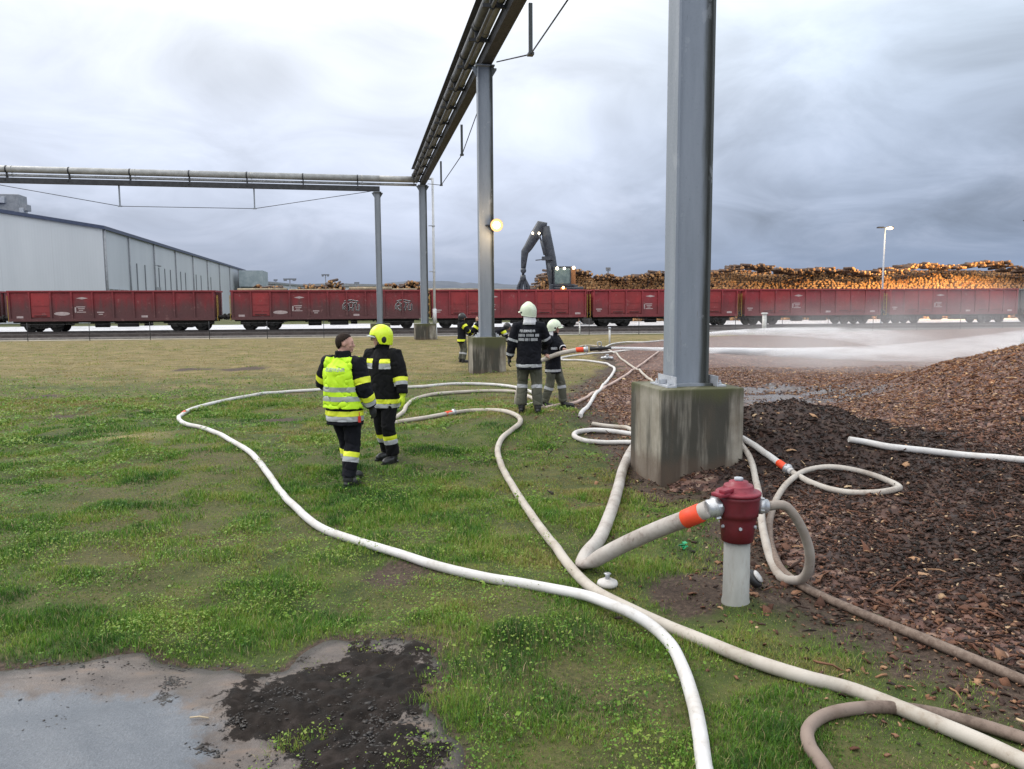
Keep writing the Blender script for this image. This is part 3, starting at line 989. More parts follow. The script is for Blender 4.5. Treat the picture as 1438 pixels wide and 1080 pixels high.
along = V_
L2 = (Vector((C2[0], C2[1], 0)) - Vector((C1[0], C1[1], 0))).length
L3 = (Vector((C3[0], C3[1], 0)) - Vector((C2[0], C2[1], 0))).length
bridge(C1, (Vector((C3[0], C3[1], 0)) - Vector((C1[0], C1[1], 0))).normalized(), None, .02, 'long dark pipe bridge running overhead from the camera towards the train', -13.5, (L2 + L3 + .35, L2 + L3 + .6), None,
       beam_w=.32, pipes=((-.28, .40, .12, M_PIPEM), (-.50, .58, .13, M_PIPED), (-.48, .20, .05, M_PIPED)), clamp_step=2.6, post_len=1.2,
       tie_pts=((0, L2, .30), (L2, L2 + L3, .30), (-13.5, 0, .30)))
bridge(C3, -U_, None, .0, 'pale pipe bridge with thick white pipe crossing at the upper left', 2.6, (36, 36.0), None, beam_w=.30, beam_h=.28, bz=BZ2,
       pipes=((.12, .77, .19, M_PIPE), (.22, .46, .08, M_PIPE)), clamp_step=3.2, post_len=1.15, tie_pts=((2.75, 24.5, .12), (24.5, 36, .12)))
# the pipes' last stretch from the end column to the long bridge
m_ = MB()
for off, zz, r in ((.12, .77, .19), (.22, .46, .08)):
    o_ = Vector((C3[0], C3[1], BZ2)) + V_ * off * 1.0
    m_.cyl(o_ - U_ * 2.6 + Vector((0, 0, zz)), o_ - U_ * .35 + Vector((0, 0, zz)), r, n=20)
m_.cyl(Vector((C3[0], C3[1], BZ2 + .77)) + V_ * .12 - U_ * .36, Vector((C3[0], C3[1], BZ2 + .77)) + V_ * .12 - U_ * .30, .22, n=20)
tag(m_.build('pipe_end', M_PIPE), 'short pale pipe ends joining the two pipe bridges', 'pipe')

# thin white riser beside the third column
m_ = MB(); q = Vector((C3[0], C3[1], 0)) + U_ * .62
m_.cyl(q + Vector((0, 0, .3)), q + Vector((0, 0, 9.9)), .075, n=14); m_.cyl(q + Vector((0, 0, 9.85)), q + Vector((-.7, -.1, 9.85)), .075, n=12)
m_.cyl(q + Vector((0, 0, .95)), q + Vector((0, 0, 1.9)), .12, n=14); m_.cyl(q, q + Vector((0, 0, .95)), .15, .13, n=14)
r_ = m_.build('riser_pipe', mat('white_pipe', worn((.52, .53, .54), (.62, .62, .62), 4, (.4, .6), .05)))
tag(r_, 'thin white vertical pipe beside the column where the bridges meet', 'pipe')
for zz in (4.2, 7.0):
    m_ = MB(); m_.bar(q + Vector((-.30, -.04, zz)), q + Vector((.02, 0, zz)), .05); m_.lathe([(.076, -.04), (.10, -.04), (.10, .04), (.076, .04)], q + Vector((0, 0, zz)), 14)
    m_.build('pipe_bracket', M_STEEL, r_)

# lit floodlight on the second column
lp = at_y(697, 316, C2[1] - .25)
root = empty('floodlight', lp, GA)
tag(root, 'glowing warm floodlight fixed to the right side of a grey column', 'lamp')
m_ = MB(); m_.lathe([(.05, -.16), (.13, -.12), (.17, 0.0), (.18, .02), (.165, .02), (.15, -.01), (.02, -.03)], (0, 0, 0), 20, axis=(.05, -1, -.25)); m_.build('housing', M_DARKST, root)
m_ = MB(); m_.ball((0, -.05, -.01), (.105, .08, .105), 18); m_.build('lens', emit('lamp_warm', (1.0, .74, .38), 30), root)
m_ = MB(); m_.lathe([(.11, -.02), (.19, .03), (.20, .03), (.20, .02), (.11, -.035)], (0, -.04, -.01), 24, axis=(0, -1, -.1)); m_.build('halo_ring', emit('lamp_halo_glow', (1.0, .42, .08), .75), root)  # self-lit orange ring, added as the lamp's warm halo and bulb-lit dish
m_ = MB(); m_.bar((0, .1, 0), (-.30, .2, 0), .05); m_.build('arm', M_DARKST, root)
ld = bpy.data.lights.new('floodlight_glow', 'POINT'); ld.energy = 45; ld.color = (1, .72, .4); ld.shadow_soft_size = .2
lo_ = bpy.data.objects.new('floodlight_glow', ld); COL.objects.link(lo_); lo_.parent = root; lo_.location = (.05, -.45, -.12)
lo_['kind'] = 'helper'

# ------------------------------------------------------------------ hall at the left
HC = Vector((-52.4, 101, 0))                        # its near corner
hall = empty('industrial_hall', HC, GA)
tag(hall, 'large pale grey metal clad hall with dark blue roof edge at the left', 'hall')


def f_clad(t, p):
    co = t.coord('Object'); ox, oy, oz = t.sep(co)
    s = t.math('ADD', ox, oy)
    rib = t.math('PINGPONG', t.math('MULTIPLY', s, 3.0), .5)
    seam = t.math('PINGPONG', s, 3.0)
    n = t.noise(t.vmul(co, (.3, .3, .06)), 1.0, 5, .6)
    c = t.ramp(n, [(.3, (.44, .465, .50)), (.7, (.50, .525, .56))])
    c = t.mix(t.math('MULTIPLY', t.rng(seam, .06, .0), .3), c, (.30, .31, .33))
    t.set(p.inputs['Base Color'], c); t.set(p.inputs['Roughness'], .45)
    t.set(p.inputs['Normal'], t.bump(rib, .25, .03))


M_CLAD = mat('metal_cladding', f_clad)
M_BLUE = mat('blue_trim', worn((.030, .042, .085), (.045, .06, .11), 3, (.4, .6), .03))
M_GREYTRIM = mat('grey_trim', worn((.20, .21, .23), (.28, .29, .31), 3, (.4, .6), .03))
HH, HL, HWID = 12.0, 128.0, 46.0
ridge = HH + 6.2
m_ = MB()
m_.prism([(-HWID, 0), (0, 0), (0, HH), (-HWID / 2, ridge - 2.6), (-HWID, HH)], 0, HL)
m_.build('wall', M_CLAD, hall)
m_ = MB()
for sgn in (0, 1):
    a = (0.35, HH - .05) if sgn == 0 else (-HWID - .35, HH - .05)
    b = (-HWID / 2, ridge - 2.55)
    m_.prism([a, (a[0], a[1] + .45), (b[0], b[1] + .45), b], -.3, HL + .3)
m_.build('roof', M_BLUE, hall)
for k in range(9):
    yy = [0.05, 11, 25, 40, 55, 70, 85, 100, 115][k]
    m_ = MB(); m_.cyl((.14, yy + .2, 0), (.14, yy + .2, HH - .1), .16 if k == 0 else .11, n=10); m_.build('downpipe', M_GREYTRIM, hall)
for yy in (15, 19.5, 28, 32, 36, 44, 48, 58, 63, 74):
    m_ = MB(); m_.box((.06, yy, 4.2), (.10, .26, 8.4)); m_.build('wall_rail', mat('slot_dark', color=(.17, .18, .20), rough=.5) if 'slot_dark' not in bpy.data.materials else bpy.data.materials['slot_dark'], hall)
M_GLASS = mat('dark_window', worn((.10, .10, .08), (.19, .17, .13), .7, (.1, .3), .02))
for yy in (3.1, 7.9):
    m_ = MB(); m_.box((.03, yy, 3.4), (.1, 4.0, 2.0)); wnd = m_.build('window', M_GLASS, hall)
    m_ = MB(); m_.box((.09, yy, 4.45), (.08, 4.2, .12)); m_.box((.09, yy, 2.38), (.08, 4.2, .1))
    for q in (-2.05, 0, 2.05): m_.box((.09, yy + q, 3.4), (.08, .08, 2.0))
    m_.build('frame', M_CLAD, wnd)
m_ = MB(); m_.box((.04, 27, 2.6), (.1, 3.4, 5.2)); m_.build('door', M_GREYTRIM, hall)
m_ = MB(); m_.bar((.1, 24.6, 8.6), (.9, 24.6, 8.6), .08); m_.ball((.95, 24.6, 8.5), (.3, .2, .14), 8); m_.build('wall_lamp', M_GREYTRIM, hall)
# annexe tower at the far end
tw = empty('filter_tower', HC + V_ * 112 + U_ * 4.5, GA)
tag(tw, 'grey blue steel filter tower standing at the far end of the hall', 'tower')
m_ = MB(); m_.box((0, 0, 9.2), (6, 12, 4.2)); m_.prism([(-3, 7.1), (3, 7.1), (1, 4), (-1, 4)], -5, 5); m_.build('hopper', mat('tower_panel', worn((.22, .27, .30), (.30, .35, .38), .8, (.5, .7), .05)), tw)
for sx in (-2.8, 2.8):
    for sy in (-5.6, 5.6):
        m_ = MB(); m_.box((sx, sy, 3.5), (.3, .3, 7.1)); m_.build('leg', M_GREYTRIM, tw)
m_ = MB()
for sy in (-3, 0, 3): m_.box((-3.05, sy, 9.2), (.12, .25, 4.2))
m_.build('rib', M_GREYTRIM, tw)
# dust extraction plant on the roof, upper left
rp = at_y(8, 302, 118); rp.z = 15.2
ex = empty('extraction_plant', rp, GA)
tag(ex, 'grey ducts and silo block rising behind the hall roof at upper left', 'silo')
m_ = MB(); m_.box((1.0, 0, .9), (3.0, 3, 5.2), bevel=.1); m_.build('housing', M_GREYTRIM, ex)
m_ = MB(); m_.cyl((-2.2, -.3, -2), (-2.2, -.3, 2.9), 1.6, n=20); m_.cyl((-2.2, -.3, 2.9), (-2.2, -.3, 3.8), 1.6, .5, n=20); m_.build('silo', M_STEEL, ex)
m_ = MB(); m_.box((-.4, -1.5, 2.6), (2.2, .9, .9), bevel=.05); m_.box((2.75, -1.2, .4), (.6, .8, 2.2), bevel=.05); m_.build('duct', M_STEEL, ex)
m_ = MB(); m_.box((2.9, -.6, 1.6), (1.1, 1.6, .9)); m_.box((3.2, 0, -1.4), (3.5, 2, 1.2)); m_.build('fan_box', M_GREYTRIM, ex)

# long low sheds far behind
for i, (x0, x1, y0, y1, Yd, lab) in enumerate([(344, 408, 401, 412, 240, 'long low white shed far beyond the hall end'), (400, 560, 404, 412, 300, 'wide low grey shed on the horizon behind the stacked logs')]):
    a, b = at_y(x0, y0, Yd), at_y(x1, y0, Yd)
    sh = empty('distant_shed', ((a.x + b.x) / 2, Yd, 0)); tag(sh, lab, 'shed')
    m_ = MB(); wd = b.x - a.x; m_.box((0, 0, a.z / 2), (wd, 30, a.z)); m_.build('wall', M_CLAD, sh)
    m_ = MB(); m_.prism([(-wd / 2 - .5, a.z), (wd / 2 + .5, a.z), (wd / 2 + .5, a.z + .5), (0, a.z + 1.2), (-wd / 2 - .5, a.z + .5)], -15.5, 15.5); m_.build('roof', M_GREYTRIM, sh)
M_MAST = mat('mast_steel', color=(.16, .17, .20), rough=.6)
for (px_, y0, Yd, wd, lab) in [(407, 392, 210, 3.4, 'distant floodlight mast with a broad head beyond the hall'), (457, 386, 230, 2.2, 'distant tall floodlight mast left of the slimmer column'),
                               (387, 393, 260, 1.2, 'thin distant mast close to the hall end'), (501, 397, 240, 1.5, 'distant small lamp mast right behind the dark logs'), (854, 377, 150, .9, 'short lamp mast poking up behind the log stack')]:
    a = at_y(px_, y0, Yd); ms = empty('light_mast', (a.x, Yd, 0)); tag(ms, lab, 'mast', 'distant light masts')
    m_ = MB(); m_.cyl((0, 0, 0), (0, 0, a.z), .22, .12, n=8); m_.build('pole', M_MAST, ms)
    m_ = MB(); m_.box((0, 0, a.z), (wd, .5, .35)); m_.box((-wd * .35, -.2, a.z - .3), (wd * .22, .4, .4)); m_.box((wd * .35, -.2, a.z - .3), (wd * .22, .4, .4)); m_.build('lamp_head', M_MAST, ms)

# ------------------------------------------------------------------ hills
def ridge_line(px):
    """photo height of the skyline"""
    xs = [-400, 200, 340, 500, 560, 600, 640, 700, 760, 820, 1000, 1500, 2000]; ys = [405, 405, 403, 401, 396, 394, 397, 399, 400, 401, 402, 402, 402]
    return np.interp(px, xs, ys)


hx = np.linspace(-1100, 1500, 240); rows = []
for r_i, (yd, k) in enumerate([(900, 0), (980, .35), (1080, .75), (1200, 1.0), (1500, .6), (1900, 0)]):
    px_ = PW / 2 + hx * F_PX / 1200
    hgt = (427 - .0052 * (px_ - 719) - ridge_line(px_)) / F_PX * 1200 + CAM_H
    zz = hgt * k + (fbm(hx / 26, hx * 0 + yd / 40, 5) - .5) * 7 * k
    rows.append(np.stack([hx * yd / 1200, np.full_like(hx, yd) + fbm(hx / 60, hx * 0, 3) * 60, zz - (1 if k == 0 else 0)], 1))
me = np_mesh('hills', np.concatenate(rows), grid_faces(6, 240))


def f_hill(t, p):
    n = t.noise(t.vmul(t.pos(), (1, 1, 3)), .03, 6, .7)
    t.set(p.inputs['Base Color'], t.ramp(n, [(.3, (.050, .066, .095)), (.6, (.080, .095, .122)), (.75, (.12, .125, .135))])); p.inputs['Roughness'].default_value = .95  # distance haze is painted in as a bluish tone


tag(link('hills', me, mat('hazy_hill_wood', f_hill), smooth=True), kind='structure')

# ------------------------------------------------------------------ railway
TM = .16                                            # slope of the track in plan
TA = math.atan(TM)
TU = Vector((math.cos(TA), math.sin(TA), 0)); TV = Vector((-math.sin(TA), math.cos(TA), 0))


def track_pt(s, off=0.0, z=0.0): return Vector((0, 65, 0)) + TU * s + TV * off + Vector((0, 0, z))


def sheet(name, o0, o1, s0, s1, z, material, kind='structure'):
    pts = [track_pt(s0, o0, z), track_pt(s1, o0, z), track_pt(s1, o1, z), track_pt(s0, o1, z)]
    me = bpy.data.meshes.new(name); me.from_pydata(pts, [], [(0, 1, 2, 3)])
    return tag(link(name, me, material), kind=kind)


M_YARD = mat('wet_yard', worn((.42, .42, .44), (.56, .55, .57), .25, (.22, .5), .1, (.33, .32, .33), 1.5, .4))
sheet('concrete_yard', 2.2, 26, -150, 150, .03, M_YARD)
M_BALLAST = mat('ballast', worn((.085, .078, .074), (.15, .135, .125), 4, (.7, .9), .9, (.05, .042, .038), 22, .7, bdist=.05))
m_ = MB()


def bank(name, oc, w_, h_, s0=-150, s1=150):
    vs = []
    for o_, z_ in ((oc - w_ / 2 - h_ * 1.5, -.05), (oc - w_ / 2, h_), (oc + w_ / 2, h_), (oc + w_ / 2 + h_ * 1.5, -.05)): vs += [track_pt(s0, o_, z_), track_pt(s1, o_, z_)]
    me = bpy.data.meshes.new(name); me.from_pydata(vs, [], [(0, 1, 3, 2), (2, 3, 5, 4), (4, 5, 7, 6)])
    tag(link(name, me, M_BALLAST), kind='structure')


M_RAIL = mat('rail_steel', worn((.07, .055, .05), (.12, .10, .09), 3, (.35, .6), .1))
for oc, nm in ((0, 'ballast'), (-7.5, 'ballast')):
    bank(nm, oc, 3.4, .10)
    for so in (-.75, .75):
        me = bpy.data.meshes.new('rail'); m_ = MB()
        Mx = Matrix.Translation(track_pt(0, oc + so, 0)) @ Matrix.Rotation(TA, 4, 'Z')
        m_.box((0, 0, .115), (300, .14, .03)); m_.box((0, 0, .18), (300, .03, .10)); m_.box((0, 0, .245), (300, .07, .035))
        o_ = m_.build('rail', M_RAIL); o_.matrix_world = Mx; tag(o_, kind='structure')
sheet('kerb_strip', -11.0, -10.4, -150, 150, .02, mat('kerb_concrete', worn((.36, .34, .30), (.46, .43, .39), 1, (.6, .8), .2)))

# thin wire fence along the lawn
fn = empty('wire_fence', track_pt(0, -11.6)); fn.rotation_euler = (0, 0, TA)
tag(fn, 'thin wire fence on slim posts between the lawn and the tracks', 'fence')
for k in range(-14, 22):
    m_ = MB(); m_.cyl((k * 3.6, 0, -.1), (k * 3.6, 0, 1.15), .022, n=6); m_.build('post', M_DARKST, fn)
m_ = MB()
for zz in (.45, 1.05): m_.cyl((-51, 0, zz), (76, 0, zz), .006, n=4)
m_.build('wire', M_DARKST, fn)

M_WHITE = mat('white_post', worn((.55, .55, .53), (.66, .65, .63), 6, (.5, .7), .05, (.3, .28, .25), 18, .4))
for (px_, yb, yt, r_, lab) in [(1073, 466, 441, .16, 'thick white marker post in front of the right hand wagons'), (814, 470, 453, .05, 'thin white marker post behind the hose crew'), (856, 483, 462, .05, 'thin white marker post between the hose crew and the near column')]:
    g = at_z(px_, yb, 0); h_ = at_y(px_, yt, g.y).z
    ps = empty('marker_post', (g.x, g.y, 0)); tag(ps, lab, 'post', 'white marker posts')
    m_ = MB(); m_.cyl((0, 0, -.1), (0, 0, h_), r_, n=12); m_.build('post', M_WHITE, ps)
    m_ = MB(); m_.cyl((0, 0, h_ + .001), (0, 0, h_ + .10), r_ * 1.7, r_ * 1.3, n=12); m_.build('cap', M_WHITE if r_ > .1 else M_STEEL, ps)


# ------------------------------------------------------------------ wagons
def f_wagon(base, dirt_amt):
    def fn(t, p):
        co = t.coord('Object'); ox, oy, oz = t.sep(co)
        wp = t.pos()
        n = t.noise(wp, .8, 6, .65); fine = t.noise(wp, 7, 6, .7); st = t.noise(t.vmul(wp, (2.6, 2.6, .25)), 1.2, 5, .65)
        c = t.mix(t.rng(n, .35, .7), base, tuple(q * .72 for q in base))
        g = t.math('ADD', oz, t.math('MULTIPLY', t.math('SUBTRACT', st, .5), 2.4))
        c = t.mix(t.math('MULTIPLY', t.rng(g, 2.7, 1.5), dirt_amt), c, (.075, .045, .045))
        c = t.mix(t.math('MULTIPLY', t.rng(fine, .57, .72), .5), c, (.06, .03, .026))
        c = t.mix(t.math('MULTIPLY', t.rng(t.noise(wp, 2.3, 6, .7), .58, .70), .5), c, (.30, .16, .15))
        t.set(p.inputs['Base Color'], c); t.set(p.inputs['Roughness'], t.rng(fine, .3, .7, .45, .75))
        t.set(p.inputs['Normal'], t.bump(t.math('ADD', fine, n), .25, .03))
    return fn


M_RED = mat('wagon_red', f_wagon((.235, .024, .031), .75))
M_RED2 = mat('wagon_red_bright', f_wagon((.30, .028, .038), .42))
M_DOOR = mat('door_red', f_wagon((.33, .030, .034), .30))
M_GREYW = mat('wagon_grey', f_wagon((.10, .115, .125), .4))
M_UNDER = mat('underframe', worn((.018, .017, .017), (.038, .034, .032), 3, (.6, .9), .3, (.06, .045, .035), 9, .4))
M_MARK = mat('wagon_marking', worn((.42, .33, .33), (.52, .44, .43), 5, (.6, .8), .05, (.35, .14, .14), 11, .6))
M_YEL = mat('yellow_handle', worn((.45, .29, .04), (.52, .36, .08), 6, (.5, .7), .05))


def wagon(name, L, LT, npan, doors, mbody, label, marks, ends=True):
    """L box length, LT length over buffers; z = 0 rail top"""
    root = empty(name); tag(root, label, 'wagon', 'red freight wagons of the train' if mbody is not M_GREYW else None)
    W2, z0, z1 = 1.42, .92, 3.0
    m_ = MB()
    for sy in (-1, 1): m_.box((0, sy * (W2 - .03), (z0 + z1) / 2), (L, .06, z1 - z0))
    for sx in (-1, 1): m_.box((sx * (L / 2 - .03), 0, (z0 + z1) / 2), (.06, 2 * W2 - .12, z1 - z0))
    m_.box((0, 0, z0 + .05), (L - .12, 2 * W2 - .12, .10))
    for sy in (-1, 1):
        m_.box((0, sy * (W2 + .035), z1 + .01), (L + .06, .15, .13), bevel=.02)
        m_.box((0, sy * (W2 + .05), z0 - .02), (L + .02, .12, .20))
    for sx in (-1, 1): m_.box((sx * (L / 2 + .03), 0, z1 + .01), (.14, 2 * W2, .128))
    m_.build('body', mbody, root)
    pw = L / npan; rib_me = {}
    for sy in (-1, 1):
        m_ = MB(); m_.prism([(-.065, z0 + .08), (.065, z0 + .08), (.065, z1 - .06), (-.065, z1 - .06)], sy * (W2 + .001), sy * (W2 + .11)); rib_me[sy] = m_.mesh('rib'); rib_me[sy].materials.append(mbody)
    for sy in (-1, 1):
        for k in range(npan + 1):
            x_ = min(max(-L / 2 + k * pw, -L / 2 + .07), L / 2 - .07)
            link('rib', rib_me[sy], None, root).location = (x_, 0, 0)
    m_ = MB(); m_.box((0, 0, 0), (.1, .12, z1 - z0 - .15)); em = m_.mesh('end_rib'); em.materials.append(mbody)
    for sx in (-1, 1):
        for yy in (-.7, 0, .7): link('end_rib', em, None, root).location = (sx * (L / 2 + .05), yy, (z0 + z1) / 2)
    for sy in (-1, 1):
        for k in doors:
            x_ = -L / 2 + (k + .5) * pw
            m_ = MB(); m_.box((x_, sy * (W2 + .02), (z0 + z1) / 2 + .04), (pw - .17, .045, z1 - z0 - .28), bevel=.012)
            for zz in (z0 + .55, z0 + 1.05): m_.box((x_, sy * (W2 + .052), zz), (pw - .3, .03, .05))
            dr = m_.build('door', M_DOOR, root)
            m_ = MB(); m_.bar((x_ - pw * .3, sy * (W2 + .10), z0 + .3), (x_ + pw * .3, sy * (W2 + .10), z0 + .3), .04); m_.build('handle', M_UNDER, dr)
    # markings: white dashes and a flat diamond, too worn to read
    for (k, kind) in marks:
        m_ = MB(); x_ = -L / 2 + (k + .5) * pw; yy = -(W2 + .006)
        if kind == 'diamond': m_.prism([(x_ - .42, 2.50), (x_, 2.42), (x_ + .42, 2.50), (x_, 2.60)], yy, yy - .004)
        if kind == 'table':
            for r in range(4): m_.box((x_ - .12 + .03 * (r % 2), yy, 1.86 - r * .13), (.62 - .16 * (r % 3), .006, .06))
            m_.box((x_ - .5, yy, 1.64), (.10, .006, .40))
        if kind == 'plate': m_.box((x_, yy - .002, 1.12), (.45, .006, .15)); m_.box((x_ + .1, yy - .06, .92), (.34, .006, .08))
        if kind == 'oval': m_.prism([(x_ + .55 * math.cos(q) , 1.36 + .14 * math.sin(q)) for q in [i * math.pi / 8 for i in range(16)]], yy, yy - .004)
        if kind == 'dash': m_.box((x_ - .2, yy, 1.45), (.5, .006, .08)); m_.box((x_ - .2, yy, 1.3), (.3, .006, .06))
        m_.build('marking', M_MARK, root)
    # underframe
    m_ = MB(); m_.box((0, 0, .80), (L - .4, .5, .22))
    for sy in (-1, 1): m_.box((0, sy * 1.15, .76), (L * .98, .10, .16))
    for k in range(-2, 3): m_.box((k * L * .12, 0, .68), (.12, 2.2, .2))
    m_.box((.8, -.8, .50), (1.4, .5, .34)); m_.cyl((-1.6, -.6, .5), (-.6, -.6, .5), .2, n=12); m_.box((1.9, .5, .52), (.5, .6, .3))
    m_.build('underframe', M_UNDER, root)
    for sx in (-1, 1):
        bx = sx * (L / 2 - 2.05)
        bg = empty('bogie', (bx, 0, 0)); bg.parent = root
        m_ = MB()
        for sy in (-1, 1):
            m_.prism([(-1.5, .46), (-1.5, .68), (-.75, .74), (.75, .74), (1.5, .68), (1.5, .46), (1.05, .34), (.62, .40), (.3, .24), (-.3, .24), (-.62, .40), (-1.05, .34)], sy * 1.0 - .06, sy * 1.0 + .06)
            for qx in (-.9, .9): m_.box((qx, sy * 1.08, .47), (.30, .16, .34)); m_.cyl((qx, sy * 1.05, .46), (qx, sy * 1.2, .46), .12, n=10)
            for qx in (-.2, 0, .2): m_.cyl((qx, sy * 1.06, .3), (qx, sy * 1.06, .62), .075, n=8)
        m_.box((0, 0, .60), (.5, 2.2, .24))
        m_.build('frame', M_UNDER, bg)
        for qx in (-.9, .9):
            m_ = MB()
            for sy in (-1, 1): m_.lathe([(.06, -.07), (.43, -.07), (.46, -.05), (.46, .03), (.50, .05), (.50, .07), (.3, .055), (.06, .07)], (qx, sy * .75, .46), 24, axis=(0, -sy, 0))
            m_.cyl((qx, -.75, .46), (qx, .75, .46), .08, n=10)
            m_.build('wheelset', M_UNDER, bg)
        for sy in (-1, 1):
            m_ = MB(); e = sx * (L / 2 + .08); t_ = sx * (LT / 2)
            m_.cyl((e, sy * .875, 1.06), (t_ - sx * .06, sy * .875, 1.06), .11, n=12); m_.cyl((t_ - sx * .06, sy * .875, 1.06), (t_, sy * .875, 1.06), .23, n=18); m_.build('buffer', M_UNDER, root)
        m_ = MB(); m_.bar((sx * (L / 2), 0, .98), (sx * (LT / 2 - .05), 0, .9), .09); m_.lathe([(.04, -.03), (.09, -.03), (.09, .03), (.04, .03)], (sx * (LT / 2 - .06), 0, .88), 12, axis=(0, 1, 0)); m_.build('coupling', M_UNDER, root)
        m_ = MB()
        for yy in (-1.2,): 
            m_.bar((sx * (L / 2 + .16), yy, .75), (sx * (L / 2 + .16), yy, 2.7), .035); m_.bar((sx * (L / 2 + .16), yy + .35, .75), (sx * (L / 2 + .16), yy + .35, 2.7), .035)
            for q in range(6): m_.bar((sx * (L / 2 + .16), yy, .8 + q * .34), (sx * (L / 2 + .16), yy + .35, .8 + q * .34), .03)
        m_.build('ladder', M_YEL, root)
    return root


def place(o, s):
    p = track_pt(s, 0, .262); o.location = p; o.rotation_euler = (0, 0, TA)


def s_at(px):
    """track arc length seen at a photo column"""
    k = (px - PW / 2) / F_PX
    # (s cos) / (65 + s sin) = k
    return 65 * k / (math.cos(TA) - k * math.sin(TA))


longw = wagon('open_wagon', 14.5, 15.74, 10, (1,), M_RED, 'grimy dark red open wagon in front of the pale hall', [(3, 'diamond'), (3, 'table'), (2, 'oval'), (0, 'plate'), (4, 'dash'), (6, 'plate')])
s1 = (s_at(25) + s_at(313)) / 2; place(longw, s1)
w2 = copy_tree(longw); s2 = (s_at(332) + s_at(592)) / 2; place(w2, s2); w2['label'] = 'dark red open wagon with two scribbled graffiti tags on its side'
w0 = copy_tree(longw); place(w0, s1 - 15.74); w0['label'] = 'red wagon cut off by the left photo edge'
shortw = wagon('open_wagon', 12.7, 13.9, 9, (1, 2, 6, 7), M_RED2, 'red open wagon under the material handler, behind the hose crew', [(3, 'table'), (0, 'dash'), (5, 'plate'), (8, 'plate'), (3, 'diamond')])
s3 = (s_at(611) + s_at(813)) / 2; place(shortw, s3)
labs = ['red open wagon half hidden behind the nearest steel column', 'red open wagon just right of the nearest column, behind the spray', 'red open wagon below the lit lamp pole on the right, veiled by spray']
for i, pr in enumerate([(828, 1023), (1029, 1225), (1231, 1410)]):
    o_ = copy_tree(shortw); place(o_, (s_at(pr[0]) + s_at(pr[1])) / 2); o_['label'] = labs[i]
    if i == 0: s4 = (s_at(pr[0]) + s_at(pr[1])) / 2
    slast = (s_at(pr[0]) + s_at(pr[1])) / 2
gw = wagon('covered_wagon', 12.7, 13.9, 9, (), M_GREYW, 'dark grey wagon at the right end of the train', [(1, 'dash')])
place(gw, slast + 14.2)

# graffiti tags, curved strokes on the wagon side
M_INK = mat('black_spray_paint', color=(.012, .012, .014), rough=.6); M_INKW = mat('white_spray_paint', color=(.62, .60, .60), rough=.6)
for gx, k in ((1.15, 0), (5.25, 1)):
    strokes = [[(0, .1), (.05, .5), (.3, .62), (.38, .4), (.12, .3), (.3, .05), (.42, .0)], [(.45, .05), (.5, .55), (.75, .62), (.8, .3), (.55, .2)], [(.72, .0), (.85, .55), (1.05, .6), (1.0, .1), (1.2, .05), (1.25, .5)], [(.1, .72), (.6, .8), (1.2, .7)]]
    me_w, me_b = MB(), MB()
    for st in strokes:
        pts = smooth_path([(gx + a * 1.0, -1.428, 1.42 + b * 1.05) for a, b in st], .03)
        me_w.tube(pts, (.058, .004), 6, ref=(0, 0, 1)); 
        me_b.tube([p + Vector((0, -.006, 0)) for p in pts], (.034, .004), 6, ref=(0, 0, 1))
    g_ = me_w.build('graffiti', M_INKW, w2); me_b.build('stroke', M_INK, g_)

# ------------------------------------------------------------------ logs
def log_mesh(name, r, L, n=9):
    mb_ = MB(); M_ = Matrix.Identity(4)
    g = bmesh.ops.create_cone(mb_.bm, cap_ends=True, segments=n, radius1=r, radius2=r * .96, depth=L, matrix=Matrix.Rotation(math.pi / 2, 4, 'X'))
    for f_ in mb_.bm.faces: f_.material_index = 1 if len(f_.verts) > 4 else 0; f_.smooth = len(f_.verts) == 4
    return mb_.mesh(name)


def f_cut(t, p):
    n = t.noise(t.pos(), .35, 4, .6); oi = t.n.new('ShaderNodeObjectInfo')
    v = t.noise(t.vmul(t.pos(), (1, .2, 1)), 2.6, 3, .7)
    c = t.ramp(v, [(.25, (.27, .125, .048)), (.45, (.36, .18, .070)), (.6, (.52, .29, .125)), (.75, (.62, .42, .22))])
    c = t.mix(t.rng(n, .52, .62), c, t.mix(1.0, c, (.62, .52, .50), 'MULTIPLY'))
    t.set(p.inputs['Base Color'], c); p.inputs['Roughness'].default_value = .85


M_BARKL = mat('log_bark', worn((.055, .032, .024), (.11, .068, .048), 2, (.8, .95), .4, (.17, .11, .075), 7, .5))
M_CUT = mat('log_cut_end', f_cut)
LPR = random.Random(3)


def stack_top(s):
    """crest of the big stack along the track direction, metres"""
    return 6.0 + .35 * math.sin(s * .21) + .28 * math.sin(s * .53 + 1) + .02 * (s - 20)


S0, S1, OFF = 7.5, 92, 26.0
cand = []
rowz = 0.16
lr = LPR
for row in range(0, 24):
    zz = .2 + row * .275
    s = S0 + lr.random() * .3
    while s < S1:
        tp = stack_top(s) * min(1, .55 + (s - S0) / 5)
        if zz < tp - .1:
            r = lr.uniform(.10, .19)
            cand.append((s, OFF + .02 * row * row * .5 + .28 * row + lr.uniform(-.35, .35) + .9 * math.sin(s * .33 + row * .05), zz + lr.uniform(-.06, .06), r))
        s += lr.uniform(.25, .40)
